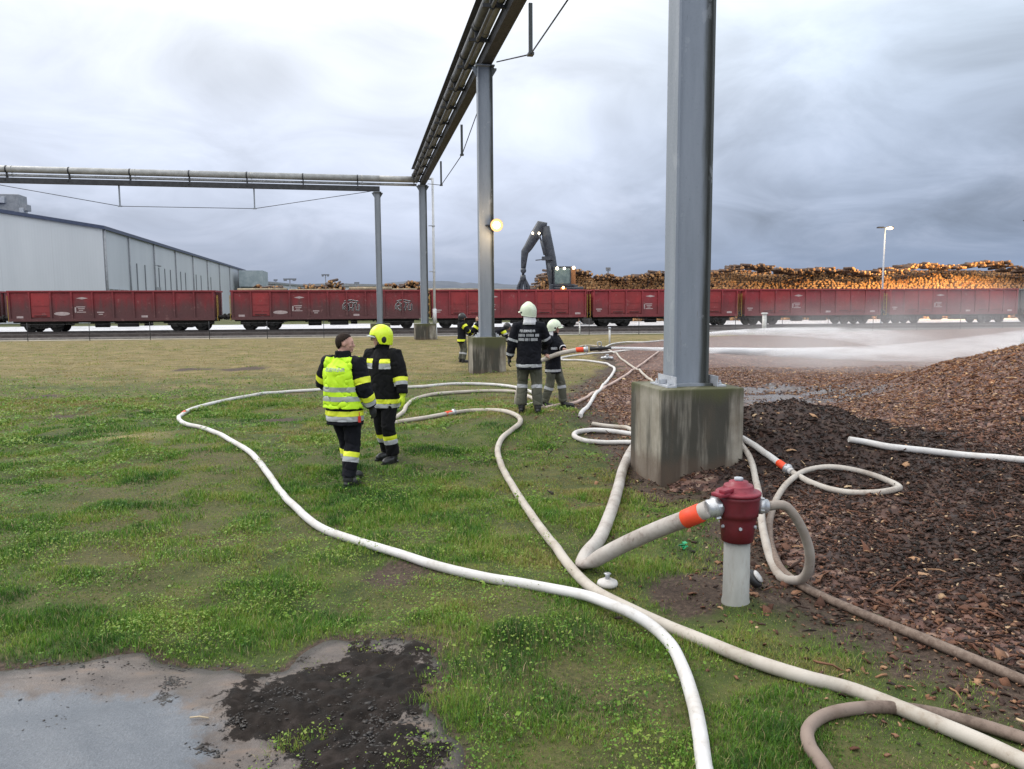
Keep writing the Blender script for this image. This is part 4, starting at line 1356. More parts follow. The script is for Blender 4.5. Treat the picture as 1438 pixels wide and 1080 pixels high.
# loose logs on the crest, lying any way
crest = []
for k in range(900):
    s = lr.uniform(S0 + 1, S1); crest.append((s, OFF + lr.uniform(3.5, 9), stack_top(s) * min(1, .55 + (s - S0) / 5) + lr.uniform(-.35, .12), lr.uniform(.10, .2)))
vis = [q for q in cand if q[2] > 3.3]
lr.shuffle(vis)
indiv = sorted(vis, key=lambda q: -q[3])[:300]
iset = set(id(q) for q in indiv)
rest = [q for q in cand if id(q) not in iset]
lm = [log_mesh('log', r, 4.0) for r in (.17, .185, .20)]
for m__ in lm: m__.materials.append(M_BARKL); m__.materials.append(M_CUT)
for i, (s, of, zz, r) in enumerate(indiv):
    o_ = bpy.data.objects.new('log', lm[i % 3]); COL.objects.link(o_)
    p = track_pt(s, of + 1.9, zz); o_.location = p; o_.rotation_euler = (lr.uniform(-.05, .05), 0, TA + lr.uniform(-.07, .07))
    tag(o_, 'cut log end in the big stack behind the train on the right', 'log', 'stacked logs behind the train')


def stack_object(name, items, label, length=4.0, n=7):
    V2, F4, FN, off = [], [], [], 0
    for (s, of, zz, r, yaw, pit) in items:
        a = np.arange(n) * 2 * np.pi / n + lr.random()
        loc = np.stack([r * np.cos(a), np.zeros(n), r * np.sin(a)], 1)
        A = np.concatenate([loc, loc + np.array([0, length, 0])])
        cy_, sy_ = math.cos(yaw), math.sin(yaw); cp, sp = math.cos(pit), math.sin(pit)
        A = A @ np.array([[1, 0, 0], [0, cp, sp], [0, -sp, cp]])
        A = A @ np.array([[cy_, sy_, 0], [-sy_, cy_, 0], [0, 0, 1]])
        V2.append(A + np.array(track_pt(s, of, zz)))
        k = np.arange(n)
        F4.append(np.stack([k, k + n, (k + 1) % n + n, (k + 1) % n], 1) + off); FN.append(np.stack([np.arange(n)[::1], np.arange(n)[::-1] + n]) + off); off += 2 * n
    me = np_mesh(name, np.concatenate(V2), [np.concatenate(F4), np.concatenate(FN)])
    me.materials.append(M_BARKL); me.materials.append(M_CUT)
    mi = np.zeros(len(me.polygons), np.int32); mi[sum(len(q) for q in F4):] = 1
    me.polygons.foreach_set('material_index', mi)
    tag(link(name, me), label, 'logs', kind='stuff')


stack_object('log_stack', [(s, of, zz, r + .04, TA + lr.uniform(-.08, .08), lr.uniform(-.04, .04)) for (s, of, zz, r) in rest]
             , 'long high stack of cut logs behind the train on the right')
stack_object('log_stack', [(s, of, zz, r, TA + lr.uniform(-.45, .45), lr.uniform(-.12, .12)) for (s, of, zz, r) in crest], 'loose darker logs along the crest of the long stack on the right', 1.7)
# darker stack seen behind the left wagons
items = []
for k in range(900):
    s = lr.uniform(-28, -3.5); items.append((s, 45 + lr.uniform(0, 6), max(.3, (4.7 + .5 * math.sin(s * .6) + .4 * math.sin(s * 1.7)) * math.sqrt(lr.random())) , lr.uniform(.12, .24), TA + lr.uniform(-.35, .35), lr.uniform(-.12, .12)))
stack_object('log_stack', items, 'dark low stack of logs behind the left wagons', 3.0)
items = []
for k in range(420):
    s = lr.uniform(1, 10); items.append((s, 40 + lr.uniform(0, 6), max(.2, (2.9 + .4 * math.sin(s * .8)) * math.sqrt(lr.random())), lr.uniform(.12, .24), TA + lr.uniform(-.5, .5), lr.uniform(-.1, .1)))
stack_object('log_stack', items, 'low heap of logs beside the material handler', 3.0)
# long logs on top of the graffiti wagon
M_PALE = mat('pale_log', worn((.22, .17, .11), (.36, .29, .19), 3, (.7, .9), .2, (.12, .08, .05), 9, .5))
for i, (a, b, zz, rr, lab) in enumerate([(-6.9, -3.2, 3.20, .13, 'pale log at the left end on top of the graffiti wagon'), (-3.0, 1.0, 3.17, .10, 'thin log beside the middle of the graffiti wagon rim'), (1.6, 5.0, 3.26, .17, 'thick pale log with cut face on top of the graffiti wagon'), (3.2, 7.0, 3.18, .12, 'long log at the right end on top of the graffiti wagon')]):
    m_ = MB(); m_.cyl((a, 0, 0), (b, 0, .03), rr, rr * .9, n=10); o_ = m_.build('log', M_PALE); o_.matrix_world = Matrix.Translation(track_pt(s2, -.7 + .12 * i, zz + .262 - .1)) @ Matrix.Rotation(TA, 4, 'Z')
    tag(o_, lab, 'log')
for i, (a, b, zz, rr, lab) in enumerate([(-7.0, -2.6, 3.16, .13, 'long log on the left rim of the wagon under the material handler'), (-3.4, .6, 3.14, .11, 'second log lying along the wagon under the material handler'), (6.2, 7.15, 3.3, .2, 'short log on the wagon at the left photo edge')]):
    ss = s3 if i < 2 else s1 - 15.74
    m_ = MB(); m_.cyl((a, 0, 0), (b, 0, .02), rr, rr * .9, n=10); o_ = m_.build('log', M_PALE); o_.matrix_world = Matrix.Translation(track_pt(ss, -.6 + .3 * i, zz + .262 - .1)) @ Matrix.Rotation(TA, 4, 'Z')
    tag(o_, lab, 'log')

# ------------------------------------------------------------------ material handler
EX_Y = 82.0
def ep(px_, py_, dy=0.0): return at_y(px_, py_, EX_Y + dy)


base = ep(793, 428); base.z = 0
exc = empty('material_handler', base); tag(exc, 'dark grey log loader with raised crane arm and lit work lamps', 'log loader')
def el(px_, py_, dy=0.0): return ep(px_, py_, dy) - base
M_ARM = mat('loader_grey', worn((.026, .030, .040), (.048, .054, .066), 2, (.35, .55), .05, (.16, .16, .17), 8, .4))
M_ORANGE = mat('loader_orange', worn((.34, .13, .04), (.42, .18, .06), 2, (.45, .6), .05, (.2, .1, .06), 8, .4))
M_CAB = mat('cab_glass', worn((.10, .14, .14), (.17, .22, .21), 1.5, (.08, .2), .02))
m_ = MB()
m_.tube([el(781, 408), el(776, 385), el(773, 362), el(768, 335), el(766, 318)], [(.42, .62), (.40, .58), (.38, .56), (.36, .52), (.34, .42)], 8, ref=(0, 1, 0)); m_.build('boom', M_ARM, exc)
m_ = MB()
m_.tube([el(768, 317), el(760, 316), el(752, 330), el(742, 347), el(737, 354), el(736, 364), el(735, 377)], [(.30, .32), (.34, .56), (.32, .55), (.30, .45), (.28, .40), (.25, .33), (.2, .25)], 8, ref=(0, 1, 0)); m_.build('stick', M_ARM, exc)
m_ = MB(); m_.cyl(el(765, 358, -.6), el(760, 338, -.6), .14, n=8); m_.cyl(el(760, 338, -.6), el(757, 330, -.6), .09, n=8); m_.cyl(el(776, 395, -.6), el(771, 370, -.6), .16, n=8); m_.build('hydraulic_cylinder', M_ARM, exc)
m_ = MB(); m_.bar(el(752, 365.5, -.5), el(768, 364, -.5), .10); m_.box(el(769, 363), (1.2, 1.2, .35)); m_.build('hose_bracket', M_ARM, exc)
gr = empty('grapple', (0, 0, 0)); gr.parent = exc
m_ = MB(); m_.cyl(el(735, 377), el(734.5, 386), .14, n=8); m_.ball(el(735, 380), .32, 10); m_.cyl(el(734.5, 386), el(734.5, 394), .26, .34, n=10); m_.build('rotator', M_ARM, gr)
for dx_ in (-7, -2.5, 3.5, 8):
    m_ = MB(); m_.tube(smooth_path([el(734.5 + dx_ * .2, 391), el(734.5 + dx_ * .6, 397), el(734.5 + dx_, 404), el(734.5 + dx_ * .75, 411), el(734.5 + dx_ * .4, 413)], .25), .16, 6); m_.build('claw', M_ARM, gr)
m_ = MB(); m_.box(el(798, 412), (3.0, 2.8, 1.3), bevel=.1); m_.box(el(789, 406, .4), (2.6, 2.4, 1.0), bevel=.1); m_.build('superstructure', M_ARM, exc)
m_ = MB(); m_.box(el(800, 407, .3), (1.5, 2.2, 1.0), bevel=.08); m_.build('counterweight', M_ARM, exc)
cb = MB(); cb.box(el(789, 388), (1.7, 1.6, 1.75), bevel=.14); cab = cb.build('cab', M_CAB, exc)
m_ = MB()
for sx in (-.86, .86):
    for sy in (-.8, .8): m_.box(el(789, 388) + Vector((sx, sy, 0)), (.10, .10, 1.8))
m_.box(el(789, 388) + Vector((0, 0, .93)), (1.9, 1.8, .12)); m_.box(el(789, 388) + Vector((0, 0, -.93)), (1.9, 1.8, .2)); m_.build('frame', M_ARM, cab)
m_ = MB(); m_.box(el(800, 388, .6), (1.1, 1.8, 2.0), bevel=.1); m_.box(el(791, 410, -1.4), (.7, .3, .8)); m_.build('panel', M_ORANGE, exc)
m_ = MB(); m_.box(el(795, 424), (4.5, 4.6, 2.4), bevel=.15); m_.build('undercarriage', M_UNDER, exc)
for sx in (-2.4, 2.4):
    for sy in (-2.0, 2.0):
        m_ = MB(); m_.cyl(Vector((sx, sy - .3, .75)), Vector((sx, sy + .3, .75)), .75, n=18); m_.build('wheel', M_UNDER, exc)
M_WL = emit('work_lamp', (1.0, .86, .62), 9)
for (px_, py_, rr, dy) in [(748, 327.5, .11, -.7), (757, 327.5, .11, -.7), (782.5, 377, .15, -1.2), (792.5, 377, .12, -1.2), (805.5, 376, .15, -1.2), (791, 404, .13, -1.75)]:
    m_ = MB(); m_.ball(el(px_, py_, dy), (rr, rr * .6, rr), 10); m_.build('work_lamp', M_WL if py_ != 404 else emit('work_lamp_orange', (1, .55, .18), 10), exc)

# lamp pole over the right hand wagons
lp = at_y(1243, 320, 80)
lpo = empty('lamp_pole', (lp.x, 80, 0)); tag(lpo, 'tall slim lamp pole with a lit warm head over the right wagons', 'street lamp')
m_ = MB(); m_.cyl((0, 0, 0), (0, 0, lp.z), .10, .07, n=10); m_.build('pole', M_STEEL, lpo)
for sx, lit_ in ((-.48, False), (.48, True)):
    m_ = MB(); m_.bar((0, 0, lp.z), (sx, 0, lp.z + .02), .08); m_.box((sx, 0, lp.z + .04), (.62, .42, .14), bevel=.04); hd = m_.build('lamp_head', M_DARKST, lpo)
    if lit_:
        m_ = MB(); m_.ball((sx - .05, -.05, lp.z - .03), (.34, .24, .15), 14); m_.build('lens', emit('lamp_warm2', (1, .66, .28), 9), hd)
for (loc, en) in (((lp.x + .5, 78.9, lp.z - .5), 160), ):
    ld = bpy.data.lights.new('pole_light', 'POINT'); ld.energy = en; ld.color = (1, .70, .34); ld.shadow_soft_size = .3
    o_ = bpy.data.objects.new('pole_light', ld); COL.objects.link(o_); o_.location = loc; o_['kind'] = 'helper'
# the yard lamp just beyond the right photo edge that turns the log ends orange
yl = track_pt(62, 15, 11)
ypo = empty('lamp_pole', (yl.x, yl.y, 0)); tag(ypo, 'yard lamp pole lighting the orange end of the log stack', 'street lamp')
m_ = MB(); m_.cyl((0, 0, 0), (0, 0, 11.3), .10, .07, n=10); m_.build('pole', M_STEEL, ypo)
m_ = MB(); m_.box((0, .3, 11.35), (.7, .5, .14), bevel=.04); hd = m_.build('lamp_head', M_DARKST, ypo)
m_ = MB(); m_.ball((0, .3, 11.26), (.3, .2, .08), 10); m_.build('lens', emit('lamp_warm3', (1, .80, .48), 12), hd)
ld = bpy.data.lights.new('yard_light', 'SPOT'); ld.energy = 34000; ld.color = (1, .62, .22); ld.shadow_soft_size = .3; ld.spot_size = R(120); ld.spot_blend = .8
o_ = bpy.data.objects.new('yard_light', ld); COL.objects.link(o_); o_.location = (yl.x, yl.y + .4, 10.9)
o_.rotation_euler = (track_pt(58, 32, 2.5) - Vector(o_.location)).to_track_quat('-Z', 'Y').to_euler(); o_['kind'] = 'helper'
# ------------------------------------------------------------------ hoses
def f_hose(c1, c2, dirt, amt, grime=False):
    def fn(t, p):
        co = t.pos()
        n = t.noise(co, 3.2, 5, .6); fine = t.noise(co, 26, 5, .7)
        wv = t.n.new('ShaderNodeTexWave'); wv.inputs['Scale'].default_value = 160; wv.inputs['Distortion'].default_value = 1; t.set(wv.inputs['Vector'], co)
        c = t.mix(t.rng(n, .35, .65), c1, c2)
        c = t.mix(t.math('MULTIPLY', t.rng(t.math('ADD', t.math('MULTIPLY', n, .5), t.math('MULTIPLY', fine, .5)), .50, .64), amt), c, dirt)
        c = t.mix(t.math('MULTIPLY', t.rng(fine, .62, .74), .45), c, (.07, .055, .045))
        if grime: c = t.mix(t.math('MULTIPLY', t.attr('grime'), t.rng(n, .15, .5, .75, 1.0)), c, t.mix(t.rng(fine, .35, .65), (.115, .080, .062), (.20, .15, .12)))
        t.set(p.inputs['Base Color'], c); p.inputs['Roughness'].default_value = .7; p.inputs['Specular IOR Level'].default_value = .3
        t.set(p.inputs['Normal'], t.bump(t.math('ADD', t.math('MULTIPLY', wv.outputs[0], .4), fine), .18, .004))
    return fn


M_HW = mat('hose_white', f_hose((.60, .59, .585), (.52, .50, .48), (.34, .30, .26), .35))
M_HC = mat('hose_cream', f_hose((.47, .43, .38), (.39, .35, .30), (.28, .22, .17), .5))
M_HD = mat('hose_dirty', f_hose((.24, .185, .155), (.17, .125, .10), (.07, .048, .038), .6))
M_HG = mat('hose_greyed', f_hose((.46, .43, .40), (.36, .32, .29), (.16, .12, .10), .5))
M_HGR = mat('hose_grimy', f_hose((.46, .43, .39), (.37, .33, .29), (.20, .15, .12), .5, True))
M_HP = mat('hose_pinkish', f_hose((.48, .37, .33), (.38, .28, .24), (.2, .13, .1), .5))
M_RED_SL = mat('coupling_red', worn((.80, .075, .018), (.72, .06, .02), 9, (.5, .7), .05))
M_ALU = mat('coupling_alloy', worn((.42, .43, .45), (.56, .57, .59), 18, (.30, .5), .1, (.16, .15, .15), 40, .5), metal=.6)


def hose(pts, r, material, label, couplings=(), step=.045, n=14, grime=None):
    """pts: (px, py) on the surface, (px, py, lift) raised above it, or Vector"""
    W_ = []
    for q in pts:
        if isinstance(q, Vector): W_.append(q)
        else:
            g = gp(q[0], q[1], r + (q[2] if len(q) > 2 else 0)); W_.append(g)
    path = smooth_path(W_, step)
    # rest on the surface wherever the curve would sink in
    for p in path:
        h = Hf(p.x, p.y) + r * .72
        if p.z < h: p.z = h
    for _ in range(3):
        zs = [p.z for p in path]
        for i in range(1, len(path) - 1): path[i].z = max(.5 * zs[i] + .25 * (zs[i - 1] + zs[i + 1]), Hf(path[i].x, path[i].y) + r * .6)
    org = path[0].copy()
    root = empty('fire_hose', org); tag(root, label, 'hose', 'fire hoses lying about the site')
    # woven hose: never quite straight, flattened a little where it lies
    sd_ = len(label) * 1.7
    pts_, rad_ = [], []
    for i, p in enumerate(path):
        t_ = (path[min(i + 1, len(path) - 1)] - path[max(i - 1, 0)]).normalized(); sv = Vector((-t_.y, t_.x, 0))
        a1 = float(vnoise(i * step * 1.6, sd_, 91)) - .5; a2 = float(vnoise(i * step * 4.5, sd_, 92)) - .5; a3 = float(vnoise(i * step * 2.3, sd_, 93)) - .5
        e_ = min(1, i / 6, (len(path) - 1 - i) / 6)
        pts_.append(p - org + sv * (a1 * .030 + a2 * .010) * e_); rad_.append((r * (1 + a3 * .10), r * (.95 - a3 * .16)))
    m_ = MB(); m_.tube(pts_, rad_, n, ref=(0, 0, 1)) if False else m_.tube(pts_, [(b_, a_) for a_, b_ in rad_], n, ref=(0, 0, 1)); o_ = m_.build('hose', material, root)
    if grime:
        tt_ = np.linspace(0, 1, len(path)); fattr(o_.data, 'grime', np.repeat(np.clip((tt_ - grime[0]) / (grime[1] - grime[0]), 0, 1), n))
    for (cx_, cy_, kind) in couplings:
        k = min(range(1, len(path) - 1), key=lambda i: (project(path[i])[0] - cx_) ** 2 + (project(path[i])[1] - cy_) ** 2)
        t_ = (path[min(k + 2, len(path) - 1)] - path[max(k - 2, 0)]).normalized(); c_ = path[k] - org
        coupling(root, c_, t_, r, kind)
    return root, path


def project(p):
    v = p - Vector((0, 0, CAM_H)); zc = v.dot(fwd)
    return (PW / 2 + F_PX * v.dot(rt) / zc, PH / 2 - F_PX * v.dot(up) / zc)


def coupling(parent, c_, t_, r, kind='both', lk=3.4):
    """red sleeve and alloy claw coupling along t_"""
    m_ = MB(); L = r * lk
    if kind in ('both', 'sleeve'):
        m_.lathe([(r * 1.0, -L * .5), (r * 1.10, -L * .46), (r * 1.10, L * .46), (r * 1.0, L * .5)], c_, 16, axis=t_); m_.build('red_sleeve', M_RED_SL, parent); m_ = MB()
    if kind in ('both', 'alloy'):
        o_ = c_ + t_ * (L * .5 + r * 1.1) if kind == 'both' else c_
        m_.lathe([(r * 1.0, -r), (r * 1.2, -r * .9), (r * 1.2, -r * .35), (r * 1.55, -r * .3), (r * 1.6, r * .1), (r * 1.35, r * .2), (r * 1.35, r * .75), (r * 1.0, r * .95)], o_, 18, axis=t_)
        q = t_.to_track_quat('Z', 'Y').to_matrix()
        for a in (0, 2.1, 4.2): m_.box(o_ + q @ Vector((math.cos(a) * r * 1.6, math.sin(a) * r * 1.6, -r * .1)), (r * .5, r * .5, r * .5), q @ Matrix.Rotation(a, 3, 'Z'))
        m_.build('claw_coupling', M_ALU, parent)
    m_.bm.free() if m_.bm.is_valid and kind == 'sleeve' else None


hA = [(760, 562), (742, 549), (722, 543.5), (690, 540), (640, 539), (590, 543), (520, 545.5), (440, 548), (395, 551), (345, 557), (300, 566), (268, 575), (254, 583), (253, 590), (264, 596), (283, 600), (305, 608), (330, 622), (352, 637), (370, 657), (388, 682), (405, 703), (425, 722), (452, 741), (500, 760), (560, 778), (620, 796), (690, 812), (760, 824), (820, 836, .02), (855, 847, .05), (890, 862, .06), (920, 882, .03), (943, 905), (960, 935), (972, 968), (981, 1010), (989, 1060), (996, 1110), (1002, 1160)]
hose(hA, .040, M_HW, 'long white hose winding from the tall firefighter around the lawn to the bottom edge', [(258, 578, 'sleeve')])
hB = [(762, 571), (745, 558), (722, 550), (680, 549), (640, 551), (606, 554), (584, 560), (572, 569), (566, 579), (552, 588), (535, 594, .0), (545, 596), (562, 592), (600, 586), (632, 580), (660, 577), (690, 576), (715, 579), (729, 586), (730, 594), (718, 604), (706, 614), (699, 630), (703, 652), (720, 685), (745, 722), (770, 755), (795, 790), (822, 820), (850, 838), (890, 858), (940, 882), (1000, 905), (1060, 928), (1130, 949), (1200, 969), (1300, 1008), (1380, 1043), (1450, 1076), (1600, 1140)]
hose(hB, .042, M_HC, 'cream hose running behind the two talking men then down to the bottom right corner', [(630, 580, 'both')])
# from behind the near block, on the lawn to the fold
hE = [(905, 616), (895, 607), (880, 601), (862, 597.5), (838, 596)]
hose([(1000, 640), (955, 622), (915, 612), (890, 605), (870, 600), (850, 598), (832, 595)], .036, M_HC, 'short pale hose end lying beside the left face of the near block')
hose([(960, 632), (920, 616), (887, 609.5), (860, 605.5), (835, 604), (815, 605.5), (806, 609), (808, 614), (822, 619), (850, 621.5), (887, 621.5), (925, 622), (980, 628)], .040, M_HW, 'white hose making a flat loop left of the near concrete block')

# ------------------------------------------------------------------ hydrant
hg = gp(1033, 843)
hyd = empty('hydrant', (hg.x, hg.y, hg.z), .10)
tag(hyd, 'dark red hydrant head on a grey post with two hoses attached', 'hydrant')
M_HRED = mat('hydrant_red', worn((.105, .009, .015), (.15, .013, .021), 7, (.40, .65), .10, (.11, .014, .018), 26, .7, detail=7))
M_HRED2 = mat('hydrant_cap_red', worn((.20, .015, .030), (.25, .024, .042), 8, (.40, .6), .12, (.18, .02, .03), 26, .5))
M_POST = mat('hydrant_post', worn((.27, .27, .25), (.35, .35, .33), 5, (.55, .75), .25, (.24, .22, .19), 26, .5, stretch=(1, 1, .35)))
m_ = MB(); m_.lathe([(.105, -.1), (.100, .0), (.094, .03), (.092, .46)], n=28); m_.build('post', M_POST, hyd)
m_ = MB(); m_.lathe([(.098, .445), (.112, .45), (.122, .56), (.128, .60), (.131, .63), (.142, .635), (.142, .66), (.150, .74), (.152, .755), (.154, .76), (.154, .775), (.150, .78), (.10, .785)], n=32); m_.build('body', M_HRED, hyd)
for a in range(6):
    m_ = MB(); aa = a * math.pi / 3 + .3; c_, s_ = math.cos(aa), math.sin(aa); m_.cyl((c_ * .115, s_ * .115, .565), (c_ * .136, s_ * .136, .565), .012, n=6); m_.build('bolt', M_STEEL, hyd)
m_ = MB(); m_.lathe([(.148, .782), (.158, .784), (.160, .800), (.152, .808), (.108, .812), (.104, .845), (.10, .853), (.07, .856), (.066, .878), (.03, .884)], n=32); cap = m_.build('cap', M_HRED2, hyd)
m_ = MB(); m_.box((-.07, -.05, .832), (.24, .055, .03), Matrix.Rotation(.62, 3, 'Z'), bevel=.01); m_.box((-.16, -.085, .808), (.10, .10, .03), Matrix.Rotation(.5, 3, 'Z'), bevel=.012); m_.build('lever', M_HRED2, cap)
m_ = MB(); m_.cyl((0, 0, .882), (0, 0, .905), .032, n=6); m_.build('spindle', M_STEEL, cap)
# outlets
def outlet(d_, z_, r_, L_, material):
    d_ = Vector(d_).normalized(); o_ = Vector((0, 0, z_)) + d_ * .11
    m_ = MB(); m_.lathe([(r_ * 1.0, 0), (r_ * 1.0, L_ * .3), (r_ * 1.25, L_ * .32), (r_ * 1.3, L_ * .62), (r_ * 1.1, L_ * .66), (r_ * 1.15, L_ * .9), (r_ * .9, L_)], o_, 22, axis=d_)
    q = d_.to_track_quat('Z', 'Y').to_matrix()
    for a in range(4): m_.box(o_ + d_ * L_ * .47 + q @ Vector((math.cos(a * 1.57 + .4) * r_ * 1.3, math.sin(a * 1.57 + .4) * r_ * 1.3, 0)), (r_ * .35, r_ * .35, L_ * .25), q @ Matrix.Rotation(a * 1.57 + .4, 3, 'Z'))
    m_.build('outlet', material, hyd)
    return Vector((hg.x, hg.y, hg.z)) + Matrix.Rotation(.10, 3, 'Z') @ (o_ + d_ * L_)


oL = outlet((-1, -.12, -.10), .715, .056, .135, M_ALU)
oR = outlet((1, -.05, -.12), .715, .046, .11, M_ALU)
# thick supply hose: outlet, fold on the grass, back to the block
kink = gp(824, 793, .05)
dirv = (oL - (Vector((hg.x, hg.y, hg.z + .715)))).normalized()
pts1 = [oL - dirv * .02] + [oL.lerp(kink, f_) + Vector((0, 0, h_)) for f_, h_ in ((.12, -.004), (.30, .012), (.5, .022), (.7, .022), (.85, .014), (.95, .004))] + [kink + Vector((-.02, .02, 0))]
pts1 += [gp(824, 778, .055), gp(842, 756, .05), gp(858, 718, .05), gp(868, 685, .05), gp(876, 655, .05), gp(890, 628, .05), gp(912, 606, .05)]
rootF = empty('fire_hose', oL); tag(rootF, 'thick grey white hose from the hydrant left outlet, folded sharply on the grass', 'hose', 'fire hoses lying about the site')
pathF = smooth_path(pts1, .04)
for p in pathF: p.z = max(p.z, Hf(p.x, p.y) + .04)
rad = []
for p in pathF:
    dk = (p - kink).length; rr = .062
    t_ = min(1, dk / .12); rad.append((rr * (.62 + .38 * t_), rr * (1.18 - .18 * t_)))
m_ = MB(); m_.tube([p - oL for p in pathF], rad, 18, ref=(0, 0, 1)); m_.build('hose', M_HG, rootF)
coupling(rootF, (pathF[3] - oL), (pathF[4] - pathF[2]).normalized(), .062, 'sleeve', 2.5)
# right outlet hose: loop to the ground and back behind the hydrant
yb = hg.y
lp_ = [oR - Vector((.02, 0, 0)), oR + Vector((.025, .0, -.004)), at_y(1096, 704, yb + .02), at_y(1114, 722, yb + .03), at_y(1129, 749, yb + .06), at_y(1137, 778, yb + .10), at_y(1134, 803, yb + .16), gp(1119, 818, .04), gp(1101, 813, .035), at_y(1084, 790, yb + .75), at_y(1073, 755, yb + 1.15), at_y(1067, 715, yb + 1.75), gp(1061, 676, .04), gp(1054, 645, .04), gp(1040, 622, .04)]
hose(lp_, .036, M_HGR, 'white hose looping down from the hydrant right outlet and back behind it', grime=(.75, -.6))
# branch from the block over the bark with red coupling, folded, then off to the right edge
hG = [(1020, 606), (1054, 622), (1080, 640), (1103, 657), (1122, 669), (1140, 678), (1165, 687), (1200, 692), (1236, 691), (1258, 687), (1263, 685), (1252, 678), (1225, 667), (1190, 658), (1155, 656), (1130, 662), (1108, 677, .02), (1093, 699, .05), (1084, 725, .06), (1082, 752, .05), (1088, 780, .02), (1102, 805), (1128, 824), (1165, 842), (1210, 862), (1270, 886), (1340, 915), (1400, 940), (1460, 966), (1560, 1010)]
hose(hG, .033, M_HGR, 'grey white hose curling over the bark, turning brown and soiled along its lower edge', [], grime=(.45, .62))
hose([(1000, 598), (1030, 609), (1054, 622), (1080, 640), (1098, 653), (1112, 663)], .040, M_HW, 'short white hose coming from behind the near block with a red sleeve', [(1098, 653, 'both')])
hose([(1192, 617), (1215, 621), (1250, 628), (1300, 633), (1360, 640), (1438, 646), (1540, 652)], .040, M_HW, 'white hose lying across the bark to the right photo edge')
hose([(1600, 1085), (1500, 1056), (1438, 1036), (1380, 1018), (1310, 1001), (1250, 994), (1195, 995), (1155, 1006), (1136, 1025), (1140, 1048), (1156, 1074), (1180, 1110), (1210, 1150)], .034, M_HD, 'dirty brown hose curling under the cream hose at the bottom right')
# tangle beside the crew
hose([(815, 584), (828, 567), (843, 547), (857, 530), (863, 519), (858, 514), (842, 509), (815, 506), (793, 505.5), (787, 503), (797, 500.5), (815, 498), (845, 495.5), (872, 493), (890, 491)], .040, M_HW, 'white hose snaking up the bark bank right of the crew')
hose([(765, 573), (790, 568), (805, 566), (822, 559), (845, 547), (870, 532), (897, 515), (921, 497), (945, 482)], .034, M_HP, 'pinkish brown hose running diagonally over the bark bank')
hose([(812, 487), (825, 485), (840, 486), (858, 493, .01), (872, 504), (888, 515), (905, 527), (918, 540), (935, 556)], .036, M_HC, 'pale hose crossing under the others towards the near block')
hose([(848, 489), (853, 486), (862, 482.5), (880, 480.5), (905, 480.5), (935, 478), (965, 476)], .040, M_HW, 'far white hose running right behind the near column')
# distributor valve by the tangle
dv = gp(852, 506)
m_ = MB(); dvr = empty('dividing_breeching', dv); tag(dvr, 'small alloy hose divider lying among the tangled hoses', 'hose divider')
m_.ball((0, 0, .10), (.12, .10, .09), 12); m_.cyl((-.22, 0, .08), (-.08, 0, .1), .055, n=12); m_.cyl((.08, .03, .1), (.24, .10, .08), .055, n=12); m_.cyl((.08, -.03, .1), (.24, -.10, .08), .055, n=12); m_.build('body', M_ALU, dvr)
for yy in (-.09, 0, .09):
    m_ = MB(); m_.cyl((.02, yy, .15), (.02, yy, .22), .012, n=8); m_.lathe([(.05, -.008), (.06, 0), (.05, .008)], (.02, yy, .225), 12); m_.build('handwheel', M_ALU, dvr)

# blind cap lying on the lawn by the hose crossing
bc = gp(853, 823)
cr = empty('blind_coupling', bc); tag(cr, 'white blind cap lying on the grass beside the crossing hoses', 'hose cap')
m_ = MB(); m_.lathe([(.02, .0), (.075, .003), (.082, .02), (.075, .04), (.05, .046), (.045, .055), (.02, .058)], n=20); m_.build('cap', M_HW, cr)
m_ = MB(); m_.cyl((.0, 0, .055), (0, 0, .10), .018, n=10); m_.lathe([(.02, -.006), (.03, 0), (.02, .006)], (0, 0, .10), 10); m_.build('lug', M_ALU, cr)
# hydrant blind cap hanging at its right foot
hc_ = gp(1058, 826)
cr = empty('blind_coupling', hc_); tag(cr, 'black and white hydrant cap resting at the right of the hydrant post', 'hydrant cap')
m_ = MB(); q = Vector((.6, -.3, .55)).normalized(); m_.lathe([(.02, -.02), (.068, -.02), (.072, .02), (.06, .03), (.02, .032)], Vector((0, 0, .07)), 18, axis=q); m_.build('cap', mat('cap_black', color=(.02, .02, .022), rough=.5), cr)
m_ = MB(); m_.lathe([(.02, .0), (.045, .0), (.05, .012), (.02, .016)], Vector((0, 0, .07)) + q * .034, 16, axis=q); m_.build('cap_face', M_HW, cr)
# bit of green litter and a stick
g_ = gp(961, 771); m_ = MB()
for k in range(5): m_.box((random.uniform(-.03, .03), random.uniform(-.02, .02), .02 + .008 * k), (.055, .035, .004), Matrix.Rotation(random.uniform(0, 3), 3, 'Z') @ Matrix.Rotation(random.uniform(-.7, .7), 3, 'X'))
o_ = m_.build('litter', mat('green_plastic', color=(.01, .28, .12), rough=.4)); o_.location = g_; tag(o_, 'crumpled scrap of green plastic on the grass near the hydrant', 'litter')
g_ = gp(280, 1010); m_ = MB(); m_.tube([(-.05, 0, .01), (0, .004, .013), (.05, -.002, .008)], .004, 6); o_ = m_.build('stick', mat('pale_stick', color=(.45, .36, .24), rough=.8)); o_.location = g_; tag(o_, 'small pale stick lying on the wet asphalt', 'stick')
